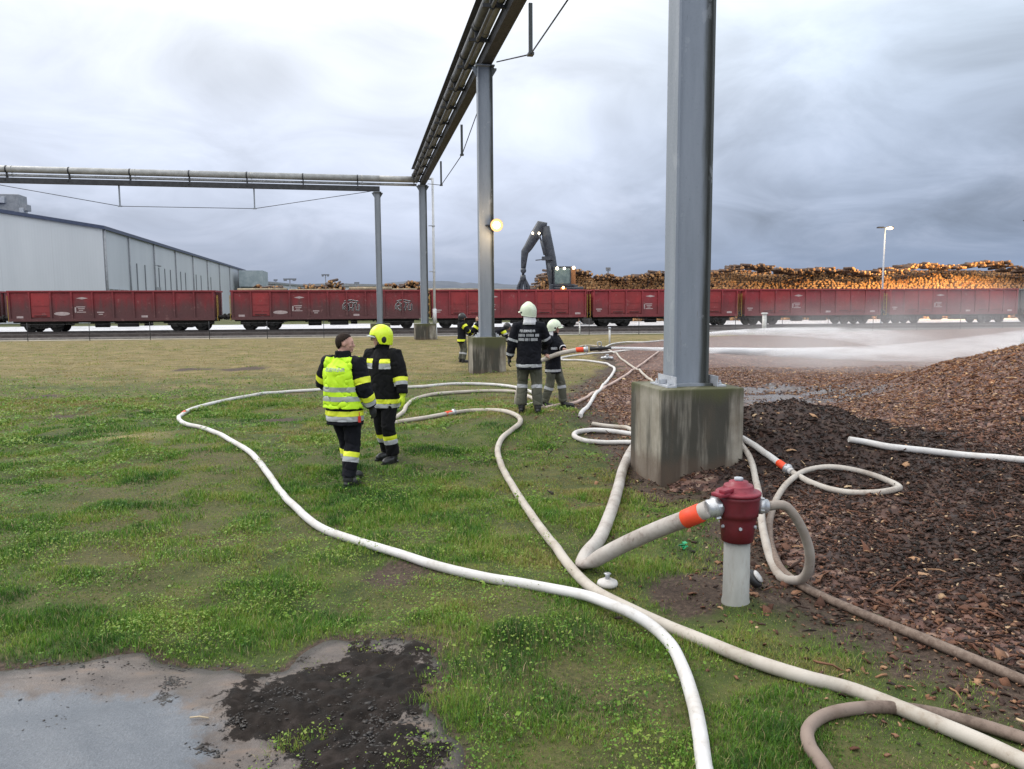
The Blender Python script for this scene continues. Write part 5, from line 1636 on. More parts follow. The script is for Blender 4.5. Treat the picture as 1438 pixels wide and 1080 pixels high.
# ------------------------------------------------------------------ people
from mathutils import noise as mnoise
M_SKIN = mat('skin', worn((.46, .25, .19), (.54, .31, .24), 14, (.45, .6), .05, (.40, .17, .14), 30, .3))
M_HAIR = mat('dark_hair', worn((.018, .012, .010), (.035, .024, .018), 40, (.75, .9), .4), spec=.15)
M_EYE = mat('eye_dark', color=(.03, .025, .02), rough=.2)
M_NAVY = mat('navy_cloth', worn((.0062, .0066, .0100), (.0105, .011, .016), 6, (.85, .95), .3, (.016, .016, .019), 30, .3), spec=.2)
M_BLACKC = mat('black_cloth', worn((.0060, .0060, .0070), (.010, .010, .0115), 6, (.85, .95), .3, (.016, .016, .017), 30, .3), spec=.2)
M_OLIVE = mat('olive_cloth', worn((.060, .062, .045), (.095, .095, .070), 5, (.75, .95), .3, (.045, .045, .032), 20, .5))
M_BOOT = mat('boot_leather', worn((.012, .012, .013), (.026, .026, .028), 9, (.35, .6), .2, (.06, .05, .04), 22, .3))
M_LIME = mat('lime_vest', worn((.50, .82, .012), (.58, .88, .02), 5, (.6, .8), .15, (.40, .68, .01), 16, .4))
M_YBAND = mat('yellow_band', worn((.72, .80, .03), (.80, .86, .05), 8, (.5, .7), .05))
M_SILVER = mat('silver_band', worn((.36, .37, .39), (.46, .47, .49), 9, (.35, .55), .05))
M_LIMESIL = mat('vest_grey_band', worn((.28, .31, .27), (.35, .38, .34), 9, (.4, .6), .05))
M_HCREAM = mat('helmet_cream', worn((.56, .63, .47), (.63, .69, .54), 9, (.3, .5), .03, (.40, .44, .33), 26, .3))
M_HYEL = mat('helmet_yellow', worn((.66, .84, .02), (.72, .88, .04), 9, (.22, .4), .02))
M_BLK = mat('black_plastic', color=(.012, .012, .013), rough=.4)
M_VISOR = mat('grey_visor', color=(.34, .36, .38), rough=.2)
M_CLOTHW = mat('white_neck_cloth', worn((.62, .62, .64), (.70, .70, .72), 12, (.7, .9), .3))
M_GLY = mat('glove_yellow', worn((.50, .66, .02), (.60, .74, .04), 14, (.6, .8), .2, (.05, .06, .02), 22, .5))
M_GLB = mat('glove_black', worn((.012, .012, .014), (.03, .03, .032), 14, (.6, .8), .2))
M_TAGR = mat('red_tag', color=(.55, .03, .02), rough=.5)


def ik(a, b, l1, l2, pole):
    """middle joint of a two bone limb"""
    a, b, pole = Vector(a), Vector(b), Vector(pole)
    dd = b - a; L = min(dd.length, (l1 + l2) * .995); d_ = dd.normalized(); b = a + d_ * L
    x = (l1 * l1 - l2 * l2 + L * L) / (2 * L); h = math.sqrt(max(l1 * l1 - x * x, 0))
    pr = pole - d_ * pole.dot(d_)
    pr = pr.normalized() if pr.length > 1e-5 else d_.orthogonal().normalized()
    return a + d_ * x + pr * h, b


def hand(mb, wrist, d_, n_, side, curl=(.35, .4, .3), s=1.0, fat=1.0, thumb_in=.5):
    """palm and five fingers; d_ along the hand, n_ palm normal, side +1 when the thumb is on +cross"""
    d_, n_ = Vector(d_).normalized(), Vector(n_).normalized()
    n_ = (n_ - d_ * n_.dot(d_)).normalized(); w_ = n_.cross(d_) * side
    P = lambda a, b, c: wrist + d_ * a * s + w_ * b * s + n_ * c * s
    mb.tube([P(-.03, 0, 0), P(.0, 0, 0), P(.035, .002, 0), (P(.075, .002, .0)), P(.098, .0, .0)], [(.026 * s * fat, .021 * s * fat), (.029 * s * fat, .020 * s * fat), (.040 * s * fat, .018 * s * fat), (.044 * s * fat, .016 * s * fat), (.036 * s * fat, .011 * s * fat)], 12, ref=w_)
    for i, (off, L) in enumerate(((.032, .072), (.011, .082), (-.011, .077), (-.031, .060))):
        pts = [P(.075, off * .92, 0), P(.097, off, .002)]; ang = 0; p = pts[-1]
        for seg, (fr, cu) in enumerate(zip((.44, .31, .25), curl)):
            ang += cu * (1 + .10 * i); p = p + (d_ * math.cos(ang) + n_ * math.sin(ang)) * L * fr * s; pts.append(p)
        r = .0092 * s * fat
        mb.tube(pts, [r * 1.1, r * 1.08, r, r * .92, r * .72], 8, ref=w_)
    t1 = P(.018, .026, .004); t2 = P(.046, .050, .012 + .018 * thumb_in); t3 = P(.072, .056 - .010 * thumb_in, .022 + .03 * thumb_in); t4 = P(.092, .052 - .018 * thumb_in, .028 + .038 * thumb_in)
    r = .0115 * s * fat
    mb.tube([t1, t2, t3, t4], [r * 1.25, r * 1.1, r, r * .75], 8)


def folds(me, amp, freq=9.0, zs=.45):
    nn_ = np.empty(len(me.vertices) * 3, np.float32); me.vertices.foreach_get('normal', nn_); nn_ = nn_.reshape(-1, 3)
    cc_ = np.empty(len(me.vertices) * 3, np.float32); me.vertices.foreach_get('co', cc_); cc_ = cc_.reshape(-1, 3)
    kk_ = np.zeros(len(cc_), np.float32)
    for i_, c in enumerate(cc_):
        c = Vector(c.tolist())
        k = mnoise.noise(Vector((c.x * freq, c.y * freq, c.z * freq * zs))) + .6 * mnoise.noise(Vector((c.x * freq * 2.3 + 9, c.y * freq * 2.3, c.z * freq * 1.4)))
        kk_[i_] = k - .9 * max(0., .16 - abs(mnoise.noise(Vector((c.x * freq * .8 + 4, c.y * freq * .8, c.z * freq * 1.1))))) / .16
    me.vertices.foreach_set('co', (cc_ + nn_ * (kk_ * amp)[:, None]).ravel()); me.update()


def cutout(me, planes, keep=None, offset=.004):
    """piece of a garment between planes [(point, outward normal)], lifted along its normals"""
    bm = bmesh.new(); bm.from_mesh(me)
    if keep:
        kill = [f for f in bm.faces if not keep(f.calc_center_median())]
        bmesh.ops.delete(bm, geom=kill, context='FACES')
    for p, n in planes:
        bmesh.ops.bisect_plane(bm, geom=bm.verts[:] + bm.edges[:] + bm.faces[:], plane_co=p, plane_no=n, clear_outer=True, dist=1e-5)
    bm.normal_update()
    ns = [v.normal.copy() for v in bm.verts]
    for v, nn in zip(bm.verts, ns): v.co += nn * (offset(v.co) if callable(offset) else offset)
    r = bpy.data.meshes.new('piece'); bm.to_mesh(r); bm.free()
    return r


def seg_dist(c, a, b):
    ab = b - a; t = max(0, min(1, (c - a).dot(ab) / ab.length_squared)); return (c - a - ab * t).length


def person(loc, rz, label, height=1.80, head_yaw=0.0, head_pitch=0.0, wrists=None, poles=None, feet=None, lean=0.0, twist=0.0, jacket=M_NAVY, trousers=M_NAVY, bands=(), gloves=(None, None),
           curl=None, palm=None, hat=None, hair=True, vest=False, text=None, voxel=.011, bulk=1.0, hand_dir=None, world_wrists=None, knee_out=0.0, group=None):
    """wrists/feet in local metres (figure facing +Y, right hand on +X); index 0 left, 1 right"""
    k = height / 1.80
    root = empty('person', loc, rz); tag(root, label, 'person', group)
    inv = (Matrix.Translation(Vector(loc)) @ Matrix.Rotation(rz, 4, 'Z')).inverted()
    Z = lambda v: Vector(v) * k
    pel = Z((0, 0, .95)); Rl = Matrix.Rotation(-lean, 3, 'X')
    up_ = lambda v: pel + Rl @ (Z(v) - pel)         # upper body leans about the pelvis
    sh = [up_((-.195, -.01, 1.45)), up_((.195, -.01, 1.45))]
    feet = feet or [(-.11, 0, 0), (.11, .02, 0)]
    wr, el_, kn, an, hip = [], [], [], [], []
    for i, sx in enumerate((-1, 1)):
        w_ = inv @ Vector(world_wrists[i]) if world_wrists and world_wrists[i] is not None else (Z(wrists[i]) if wrists else Z((sx * .30, .06, .88)))
        pole = (poles[i] if poles else (sx * .5, -1, -.1))
        e, w2_ = ik(sh[i], w_, .295 * k, .265 * k, pole); el_.append(e); wr.append(w2_)
        hp = Z((sx * .095, 0, .93)); ft = Z(feet[i]); ak = ft + Z((0, -.02, .09))
        kk, ak = ik(hp, ak, .43 * k, .425 * k, (sx * knee_out, 1, 0)); hip.append(hp); kn.append(kk); an.append(ak)
    neck0, neck1 = up_((0, -.015, 1.49)), up_((0, .005, 1.60))
    hc = up_((0, .025, 1.675))
    HR = Matrix.Rotation(head_yaw, 3, 'Z') @ Matrix.Rotation(-head_pitch, 3, 'X')
    hp_ = lambda x, y, z: neck1 + HR @ (Vector((x, y, z)) * k + (hc - neck1))
    q = lambda r: r * k

    # --- body: one continuous surface
    b = MB()
    tz = [(.86, .150, .110), (.95, .165, .118), (1.08, .150, .108), (1.22, .160, .115), (1.36, .172, .115), (1.45, .150, .088), (1.50, .075, .068)]
    b.tube([up_((0, 0, z)) for z, _, _ in tz], [(q(a), q(c)) for _, a, c in tz], 16, ref=(1, 0, 0))
    b.tube([neck0, neck1, neck1 + HR @ Z((0, .008, .05))], [q(.064), q(.060), q(.060)], 14)
    for i in (0, 1):
        b.tube([hip[i], hip[i].lerp(kn[i], .5), kn[i], kn[i].lerp(an[i], .35), an[i]], [q(.090), q(.082), q(.060), q(.060), q(.042)], 12)
        ft = an[i] - Z((0, -.02, .09)); b.ball(ft + Z((0, .07, .045)), (q(.045), q(.125), q(.040)), 12)
        b.tube([sh[i] + (neck0 - sh[i]) * .3, sh[i], sh[i].lerp(el_[i], .5), el_[i], el_[i].lerp(wr[i], .3), wr[i]], [q(.06), q(.058), q(.047), q(.041), q(.040), q(.029)], 12)
        hd = hand_dir[i] if hand_dir and hand_dir[i] is not None else (wr[i] - el_[i]).normalized()
        pn = palm[i] if palm and palm[i] is not None else Vector((-1 if i else 1, .25, 0))
        sidev = 1
        n0 = Vector(pn); w0 = (n0 - Vector(hd) * n0.dot(hd)).cross(Vector(hd))
        sidev = 1 if w0.dot(Vector((0, 1, .3))) > 0 else -1
        hand(b, wr[i], hd, pn, sidev, curl or (.35, .42, .35), k)
    # head: skull, jaw, nose, lips, brow, ears
    E = lambda x, y, z, a, c, d, nn=14: b.ball(hp_(x, y, z), (q(a), q(c), q(d)), nn, HR)
    E(0, -.012, .025, .076, .095, .093, 18); E(0, .026, -.035, .060, .066, .072, 16); E(0, .060, -.085, .034, .028, .024); E(0, .045, .01, .062, .052, .075)
    E(0, .098, -.018, .0125, .018, .020); E(0, .088, .008, .009, .014, .026); E(0, .080, .038, .046, .014, .011); E(0, .089, -.054, .023, .009, .006); E(0, .087, -.064, .020, .009, .0065)
    for sx in (-1, 1): E(sx * .077, -.006, -.004, .010, .019, .031); E(sx * .040, .062, -.018, .024, .020, .018); E(sx * .010, .092, -.026, .008, .010, .008)
    bme = welded(b, .0065 * k, 2); body = link('body', bme, M_SKIN, root, True)
    for sx in (-1, 1):
        m_ = MB(); m_.ball(hp_(sx * .032, .079, .012), (q(.013), q(.008), q(.007)), 8, HR); m_.build('eye', M_EYE, body)
    m_ = MB()
    if hair:
        bmh = m_.bm
        g = bmesh.ops.create_uvsphere(bmh, u_segments=28, v_segments=20, radius=1.0)
        for v in list(bmh.verts):
            x_, y_, z_ = v.co
            lim = -.14 + 1.15 * max(y_ - .10, 0) - 1.7 * max(-y_, 0)
            if z_ < lim: bmh.verts.remove(v)
        for v in bmh.verts:
            c = v.co; w_ = 1 + .03 * mnoise.noise(c * 6)
            v.co = hp_(c.x * .083 * w_, -.014 + c.y * .103 * w_, .030 + c.z * (.098 if c.z > 0 else .122) * w_)
        for f in bmh.faces: f.smooth = True
        h_ = m_.build('hair', M_HAIR, body); md = h_.modifiers.new('s', 'SOLIDIFY'); md.thickness = .006
    # --- trousers
    b = MB()
    b.tube([Z((0, -.005, z)) for z in (.80, .88, .96, 1.04)], [(q(.165), q(.12)), (q(.185), q(.138)), (q(.180), q(.132)), (q(.165), q(.12))], 16, ref=(1, 0, 0))
    for i in (0, 1):
        ak = an[i] + (kn[i] - an[i]).normalized() * q(.03)
        b.tube([hip[i], hip[i].lerp(kn[i], .35), hip[i].lerp(kn[i], .75), kn[i], kn[i].lerp(an[i], .4), kn[i].lerp(an[i], .75), ak], [(q(.112), q(.122)), q(.113), q(.098), q(.092), q(.092), q(.088), q(.090)], 14, ref=(1, 0, 0))
    tme = welded(b, voxel * k, 3); folds(tme, .0105 * k, 8); tro = link('trousers', tme, trousers, root, True)
    # --- boots
    for i in (0, 1):
        ft = an[i] - Z((0, -.02, .09)); b = MB(); an_ = an[i]
        b.tube([an_ + (kn[i] - an_).normalized() * q(.24), an_ + (kn[i] - an_).normalized() * q(.12), an_, ft + Z((0, 0, .05))], [q(.074), q(.070), q(.060), q(.056)], 14)
        b.ball(ft + Z((0, .085, .050)), (q(.053), q(.135), q(.052)), 14); b.ball(ft + Z((0, -.02, .045)), (q(.046), q(.07), q(.05)), 12); b.ball(ft + Z((0, .14, .042)), (q(.050), q(.080), q(.045)), 12)
        bo = link('boot', welded(b, .009 * k, 2), M_BOOT, root, True)
        m_ = MB(); pts = [(-.046, -.07), (-.05, .02), (-.052, .10), (-.05, .16), (-.025, .222), (.025, .222), (.05, .16), (.052, .10), (.05, .02), (.046, -.07), (.02, -.092), (-.02, -.092)]
        va = [m_.bm.verts.new(ft + Z((x_, y_, .0))) for x_, y_ in pts]; vb = [m_.bm.verts.new(ft + Z((x_, y_, .026))) for x_, y_ in pts]
        m_.bm.faces.new(va[::-1]); m_.bm.faces.new(vb)
        for a in range(len(pts)): m_.bm.faces.new((va[a], va[(a + 1) % len(pts)], vb[(a + 1) % len(pts)], vb[a]))
        m_.build('sole', M_BLK, bo)
    # --- jacket
    b = MB(); B = bulk
    jz = [(.735, .205 * B, .158 * B), (.82, .208 * B, .160 * B), (.95, .200 * B, .155 * B), (1.08, .193 * B, .148 * B), (1.22, .200 * B, .150 * B), (1.36, .212 * B, .148 * B), (1.43, .205, .125), (1.485, .145, .098), (1.525, .098, .090), (1.585, .096, .094), (1.60, .090, .088)]
    fl = lambda z: up_((0, -.005, z)) if z > .95 else Z((0, -.005, z))
    b.tube([fl(z) for z, _, _ in jz], [(q(a), q(c)) for _, a, c in jz], 20, ref=(1, 0, 0))
    cuff = []
    for i in (0, 1):
        cf = el_[i].lerp(wr[i], .90); cuff.append(cf)
        b.tube([sh[i] + (neck0 - sh[i]) * .42 + Z((0, 0, -.01)), sh[i] + Z((0, 0, -.005)), sh[i].lerp(el_[i], .35), sh[i].lerp(el_[i], .75), el_[i], el_[i].lerp(wr[i], .45), cf], [q(.082 * B), q(.095 * B), q(.090 * B), q(.083 * B), q(.080 * B), q(.072 * B), q(.065 * B)], 14)
    jme = welded(b, voxel * k, 3); folds(jme, .0095 * k, 9, .5); jac = link('jacket', jme, jacket, root, True)
    arms = [(sh[i].lerp(el_[i], .25), el_[i]) for i in (0, 1)] + [(el_[i], wr[i]) for i in (0, 1)]
    torso_only = lambda c: all(seg_dist(c, a, e) > q(.098) for a, e in arms)
    near = lambda a, e, r: (lambda c: seg_dist(c, a, e) < r)
    vme = None
    if vest:
        arm_near = lambda c: all(seg_dist(c, a, e) > q(.112) for a, e in [(sh[i] + Z((-.04 + .08 * i, 0, 0)), el_[i]) for i in (0, 1)] + [(el_[i], wr[i]) for i in (0, 1)])
        vme = cutout(jme, [(Z((0, 0, .935)), (0, 0, -1)), (up_((0, 0, 1.515)), (0, 0, 1))], arm_near, lambda c: (.012 + .035 * max(0, 1.45 * k - c.z)))
        vme.materials.append(M_LIME); vo = link('vest', vme, None, root, True); md = vo.modifiers.new('s', 'SOLIDIFY'); md.thickness = .008; md.offset = 1
    for bd_ in bands:
        kind, t0, t1, mt_ = bd_[:4]; extra = bd_[4] if len(bd_) > 4 else {}
        src, par = jme, jac
        if kind == 'torso':
            pl = [(Z((0, 0, t0)), (0, 0, -1)), (Z((0, 0, t1)), (0, 0, 1))]; kp = torso_only
            if 'x0' in extra: pl += [(Z((extra['x0'], 0, 0)), (-1, 0, 0)), (Z((extra['x1'], 0, 0)), (1, 0, 0))]
            if extra.get('front'): pl += [(Z((0, .02, 0)), (0, -1, 0))]
            if extra.get('back'): pl += [(Z((0, -.02, 0)), (0, 1, 0))]
            if extra.get('arms_too'): kp = None
        elif kind == 'vest':
            src, par = vme, vo; pl = [(Z((0, 0, t0)), (0, 0, -1)), (Z((0, 0, t1)), (0, 0, 1))]; kp = None
        else:
            i = 0 if kind.endswith('L') else 1
            a, e, r = {'uarm': (sh[i], el_[i], q(.125)), 'farm': (el_[i], wr[i], q(.11)), 'shin': (kn[i], an[i], q(.14)), 'thigh': (hip[i], kn[i], q(.15))}[kind[:-1]]
            if kind[:-1] in ('shin', 'thigh'): src, par = tme, tro
            dd = (e - a).normalized(); L = (e - a).length
            pl = [(a + dd * L * t0, -dd), (a + dd * L * t1, dd)]; kp = near(a, e, r)
            o_seg = None
            if kind[:-1] in ('uarm',):
                kp = (lambda c, a=a, e=e, r=r: seg_dist(c, a, e) < r and (lean > 0 or abs(c.x) > q(.17)))
        pm = cutout(src, pl, kp, (.0045 if kind != 'vest' else .010))
        pm.materials.clear(); pm.materials.append(mt_)
        if len(pm.polygons): link('reflective_band', pm, None, par, True)
    # --- gloves
    for i in (0, 1):
        if gloves[i] is None: continue
        m_ = MB(); hd = hand_dir[i] if hand_dir and hand_dir[i] is not None else (wr[i] - el_[i]).normalized()
        pn = palm[i] if palm and palm[i] is not None else Vector((-1 if i else 1, .25, 0))
        n0 = Vector(pn); w0 = (n0 - Vector(hd) * n0.dot(hd)).cross(Vector(hd)); sidev = 1 if w0.dot(Vector((0, 1, .3))) > 0 else -1
        hand(m_, wr[i], hd, pn, sidev, curl or (.35, .42, .35), k, 1.28)
        m_.tube([wr[i] - Vector(hd) * q(.09), wr[i] - Vector(hd) * q(.03), wr[i] + Vector(hd) * q(.01)], [q(.055), q(.048), q(.036)], 12)
        link('glove', welded(m_, .006 * k, 1), gloves[i], root, True)
    # --- helmets
    if hat:
        yel = hat == 'yellow'
        hm = M_HYEL if yel else (M_BLK if hat == 'black' else M_HCREAM)
        rx, ry, rzz = (.124, .150, .142) if yel else (.118, .146, .132)
        bm = bmesh.new(); NA, NP = 48, 20; ringv = []
        for a_ in range(NA):
            az = 2 * math.pi * a_ / NA; cx_, cy_ = math.sin(az), math.cos(az)      # az 0 = front
            fr = max(0, cy_); bk = max(0, -cy_); sd_ = abs(cx_)
            t_ = max(0, min(1, (math.degrees(math.acos(max(-1, min(1, cy_)))) - 50) / 28)); t_ = t_ * t_ * (3 - 2 * t_)
            low = .036 * (1 - t_) + t_ * (-.080 - .020 * bk if yel else -.055 - .022 * bk)
            lowp = max(-.98, min(.9, (low - .030) / rzz)); ph1 = math.acos(lowp)
            col_ = []
            for p_ in range(NP + 1):
                ph = .04 + (ph1 - .04) * p_ / NP; rr = math.sin(ph); zz = math.cos(ph)
                if zz < 0: rr = 1 - .10 * zz * zz          # sides drop almost straight
                x_, y_ = rx * rr * cx_, ry * rr * cy_ - .008
                z_ = .030 + rzz * zz
                if not yel: z_ += .016 * math.exp(-(x_ / .014) ** 2) * max(0, zz + .15); x_ *= 1; 
                if p_ == NP and not yel: x_ *= 1.05; y_ *= 1.05
                col_.append(bm.verts.new(hp_(x_, y_, z_)))
            ringv.append(col_)
        for a_ in range(NA):
            for p_ in range(NP):
                f = bm.faces.new((ringv[a_][p_], ringv[a_][p_ + 1], ringv[(a_ + 1) % NA][p_ + 1], ringv[(a_ + 1) % NA][p_])); f.smooth = True
        bm.faces.new([c[0] for c in ringv][::-1])
        bmesh.ops.recalc_face_normals(bm, faces=bm.faces)
        me = bpy.data.meshes.new('helmet'); bm.to_mesh(me); bm.free()
        ho = link('helmet', me, hm, root); md = ho.modifiers.new('s', 'SOLIDIFY'); md.thickness = .007; md.offset = 1
        # peak or visor at the brow
        m_ = MB(); vs_a, vs_b = [], []
        for t in range(13):
            az = (-1 + t / 6) * (.95 if yel else .85); c_, s_ = math.cos(az), math.sin(az)
            o1 = hp_(rx * s_ * .99, ry * c_ * .99 - .008, .034 * c_ * c_ + .004); ext = (.045 if yel else .055) * math.cos(az * 1.35)
            o2 = hp_((rx + ext) * s_, (ry + ext) * c_ - .008, .034 * c_ * c_ - (.006 if yel else .018))
            vs_a.append(m_.bm.verts.new(o1)); vs_b.append(m_.bm.verts.new(o2))
        for t in range(12): m_.bm.faces.new((vs_a[t], vs_a[t + 1], vs_b[t + 1], vs_b[t]))
        pk = m_.build('visor', M_VISOR if yel else hm, ho); md = pk.modifiers.new('s', 'SOLIDIFY'); md.thickness = .008; md.offset = 0
        for sx in (-1, 1):
            m_ = MB()
            if yel: m_.ball(hp_(sx * (rx - .008), -.022, -.015), (.018, .042, .060), 14, HR)
            else: m_.ball(hp_(sx * (rx - .004), .030, .005), (.014, .028, .022), 12, HR)
            m_.build('side_shield', M_BLK, ho)
            m_ = MB(); m_.tube([hp_(sx * .095, .03, -.03), hp_(sx * .075, .055, -.085), hp_(sx * .03, .075, -.125), hp_(0, .078, -.130)], .007, 6); m_.build('chin_strap', M_BLK, ho)
        if hat == 'cream':
            m_ = MB(); rows = []
            for t in range(17):
                az = math.pi + (-1 + t / 8) * 1.55; c_, s_ = math.cos(az), math.sin(az); rows.append([])
                for j_, (rr_, zz_) in enumerate(((1.0, -.045), (.99, -.09), (1.06, -.14), (1.22, -.195))):
                    w_ = 1 + .05 * math.sin(t * 1.9) * j_ / 3; rows[-1].append(m_.bm.verts.new(hp_(rx * rr_ * s_ * w_ * .95, ry * rr_ * c_ * w_ * .90 - .008, zz_)))
            for t in range(16):
                for j_ in range(3):
                    f = m_.bm.faces.new((rows[t][j_], rows[t + 1][j_], rows[t + 1][j_ + 1], rows[t][j_ + 1])); f.smooth = True
            nc = m_.build('neck_cloth', M_CLOTHW, ho); md = nc.modifiers.new('s', 'SOLIDIFY'); md.thickness = .006
    # --- lettering on the back
    if text:
        src = vme or jme
        bvh = BVHTree.FromPolygons([v.co[:] for v in src.vertices], [p.vertices[:] for p in src.polygons])
        for (s_, zc, wid, hgt, mt_) in text:
            if isinstance(s_, str):
                cu = bpy.data.curves.new('t', 'FONT'); cu.body = s_; cu.align_x = 'CENTER'; cu.align_y = 'CENTER'; cu.size = 1; cu.offset = .028
                to = bpy.data.objects.new('t', cu); COL.objects.link(to); dg = bpy.context.evaluated_depsgraph_get(); tm = bpy.data.meshes.new_from_object(to.evaluated_get(dg)); bpy.data.objects.remove(to)
                co = np.array([v.co[:] for v in tm.vertices]); w0 = np.ptp(co[:, 0]); h0 = np.ptp(co[:, 1])
                co[:, 0] = (co[:, 0] - co[:, 0].mean()) * wid / w0; co[:, 1] = (co[:, 1] - co[:, 1].mean()) * hgt / h0
            else:
                m_ = MB(); x_ = -wid / 2; rr_ = random.Random(s_)
                while x_ < wid / 2:
                    ww = rr_.uniform(.010, .020)
                    if rr_.random() < .88: m_.box((x_ + ww / 2, 0, 0), (ww * .72, hgt, .001))
                    x_ += ww
                tm = m_.mesh('t'); co = np.array([v.co[:] for v in tm.vertices])
            for v, c in zip(tm.vertices, co):
                o_ = Vector((c[0] * k, -1.5, zc * k + c[1] * k)); hit = bvh.ray_cast(o_, Vector((0, 1, 0)))[0]
                v.co = Vector((o_.x, (hit.y if hit else -.15) - .016, o_.z)) if vme else Vector((o_.x, (hit.y if hit else -.15) - .005, o_.z))
            tm.materials.clear(); tm.materials.append(mt_); link('lettering', tm, None, vo if vme else jac)
    return root, dict(wr=wr, el=el_, sh=sh, hand_dir=hand_dir)


def stand(px, py): g = gp(px, py); return (g.x, g.y, g.z - .005)


YS = lambda k, a, b, c: [(k, a, b, M_YBAND), (k, b + .001, c, M_SILVER)]
# the bare-headed man in the lime vest, seen from behind
p1 = stand(487, 681)
person(p1, R(-22), 'bare headed man in a lime yellow vest over dark firefighter clothes, seen from behind', 1.86, head_yaw=R(-62), head_pitch=.05,
       wrists=[(-.20, .24, 1.08), (.30, .10, .93)], poles=[(-1, -.55, -.1), (.5, -1, 0)], feet=[(-.06, .20, 0), (.085, -.08, 0)], jacket=M_NAVY, trousers=M_NAVY, gloves=(M_GLB, M_GLB), vest=True, bulk=1.14,
       bands=YS('torso', .785, .85, .85)[:0] + [('torso', .845, .905, M_YBAND, dict(arms_too=False)), ('torso', .785, .843, M_SILVER)]
       + [('uarmL', .62, .86, M_YBAND), ('uarmR', .60, .84, M_YBAND), ('farmR', .34, .58, M_YBAND), ('farmR', .60, .80, M_SILVER), ('farmL', .34, .58, M_YBAND), ('farmL', .60, .80, M_SILVER)]
       + [(q_, a, b, c) for q_ in ('shinL', 'shinR') for a, b, c in ((.22, .36, M_YBAND), (.363, .50, M_SILVER))]
       + [('vest', 1.13, 1.185, M_LIMESIL), ('vest', 1.02, 1.075, M_LIMESIL)],
       text=[('FEUERWEHR', 1.385, .27, .042, M_LIMESIL)])
# red key tag hanging at his right hip
m_ = MB(); m_.box((0, 0, 0), (.035, .02, .075), bevel=.006); m_.cyl((0, 0, .03), (.0, 0, .09), .005, n=6)
body1 = [o for o in bpy.data.objects if o.name.startswith('jacket')][-1]
t1 = m_.build('key_tag', M_TAGR, body1); t1.location = (.262, -.085, .84)
# the man facing him with a yellow helmet
p2 = stand(541, 648)
person(p2, R(152), 'firefighter in a bright yellow helmet and black suit facing the man in the vest', 1.83, head_yaw=R(-46), hat='yellow', hair=False, wrists=[(-.36, .05, .86), (.34, .08, .90)], poles=[(-.8, -1, 0), (.8, -1, 0)],
       feet=[(-.14, .02, 0), (.10, -.16, 0)], jacket=M_BLACKC, trousers=M_BLACKC, gloves=(M_GLY, M_GLY), bulk=1.14,
       bands=[('torso', 1.345, 1.40, M_YBAND, dict(front=1, x0=-.19, x1=-.055)), ('torso', 1.27, 1.343, M_SILVER, dict(front=1, x0=-.19, x1=-.055)), ('torso', 1.345, 1.40, M_YBAND, dict(front=1, x0=.055, x1=.19)), ('torso', 1.27, 1.343, M_SILVER, dict(front=1, x0=.055, x1=.19)),
              ('torso', .81, .87, M_YBAND), ('torso', .755, .808, M_SILVER)]
       + [(q_, a, b, c) for q_ in ('farmL', 'farmR') for a, b, c in ((.06, .27, M_YBAND), (.275, .45, M_SILVER))]
       + [(q_, a, b, c) for q_ in ('shinL', 'shinR') for a, b, c in ((.28, .42, M_YBAND), (.423, .56, M_SILVER))])
# the tall man of the hose crew, seen from behind
p3 = stand(743, 579)
p4 = stand(777, 572); py4 = p4[1]
nz = [at_y(752, 511, py4 - .20), at_y(767, 503.5, py4 - .30), at_y(786, 496.5, py4 - .36), at_y(812, 491.5, py4 - .38), at_y(826, 490.2, py4 - .40), at_y(850, 489, py4 - .44)]
person(p3, R(-6), 'tall firefighter in a cream helmet with white neck cloth, lettered jacket seen from behind', 1.90, head_yaw=R(48), hat='cream', hair=False, wrists=[(-.34, .07, .89), None or (.22, .33, 1.08)], poles=[(-.7, -1, 0), (.8, -.8, -.2)],
       feet=[(-.13, .05, 0), (.15, -.03, 0)], jacket=M_NAVY, trousers=M_OLIVE, gloves=(M_GLB, M_GLB), bulk=1.05,
       bands=[('torso', .775, .825, M_SILVER)] + [(q_, .72, .86, M_SILVER) for q_ in ('uarmL', 'uarmR')] + [('farmL', .62, .78, M_SILVER)] + [(q_, .10, .24, M_SILVER) for q_ in ('shinL', 'shinR')],
       text=[('FEUERWEHR', 1.375, .26, .042, M_SILVER), (11, 1.305, .33, .044, M_SILVER), (12, 1.235, .33, .046, M_SILVER)])
# the nozzle man
RW = Matrix.Rotation(R(112), 3, 'Z')
hax = (nz[3] - nz[1]).normalized()
person(p4, R(-112), 'shorter firefighter in a cream helmet aiming the nozzle to the right', 1.76, head_yaw=R(10), hat='cream', hair=False,
       world_wrists=[nz[3].lerp(nz[2], .55) + Vector((-.075, .060, .045)), nz[2].lerp(nz[1], .75) + Vector((-.080, -.045, .045))], poles=[(-1, -.2, -.6), (1, -.3, -.7)],
       palm=[RW @ Vector((.1, -.75, -.6)), RW @ Vector((.1, .75, -.6))], hand_dir=[RW @ Vector((.85, -.15, -.35)), RW @ Vector((.85, .15, -.35))], curl=(.75, .75, .55), feet=[(-.14, .20, 0), (.12, -.14, 0)], jacket=M_NAVY, trousers=M_OLIVE, gloves=(None, None), bulk=1.04,
       bands=[('torso', 1.235, 1.285, M_SILVER, dict(front=1)), ('torso', .77, .82, M_SILVER)] + [('farmL', .68, .84, M_CLOTHW), ('uarmR', .70, .84, M_SILVER), ('uarmL', .70, .84, M_SILVER)] + [(q_, .12, .26, M_SILVER) for q_ in ('shinL', 'shinR')])
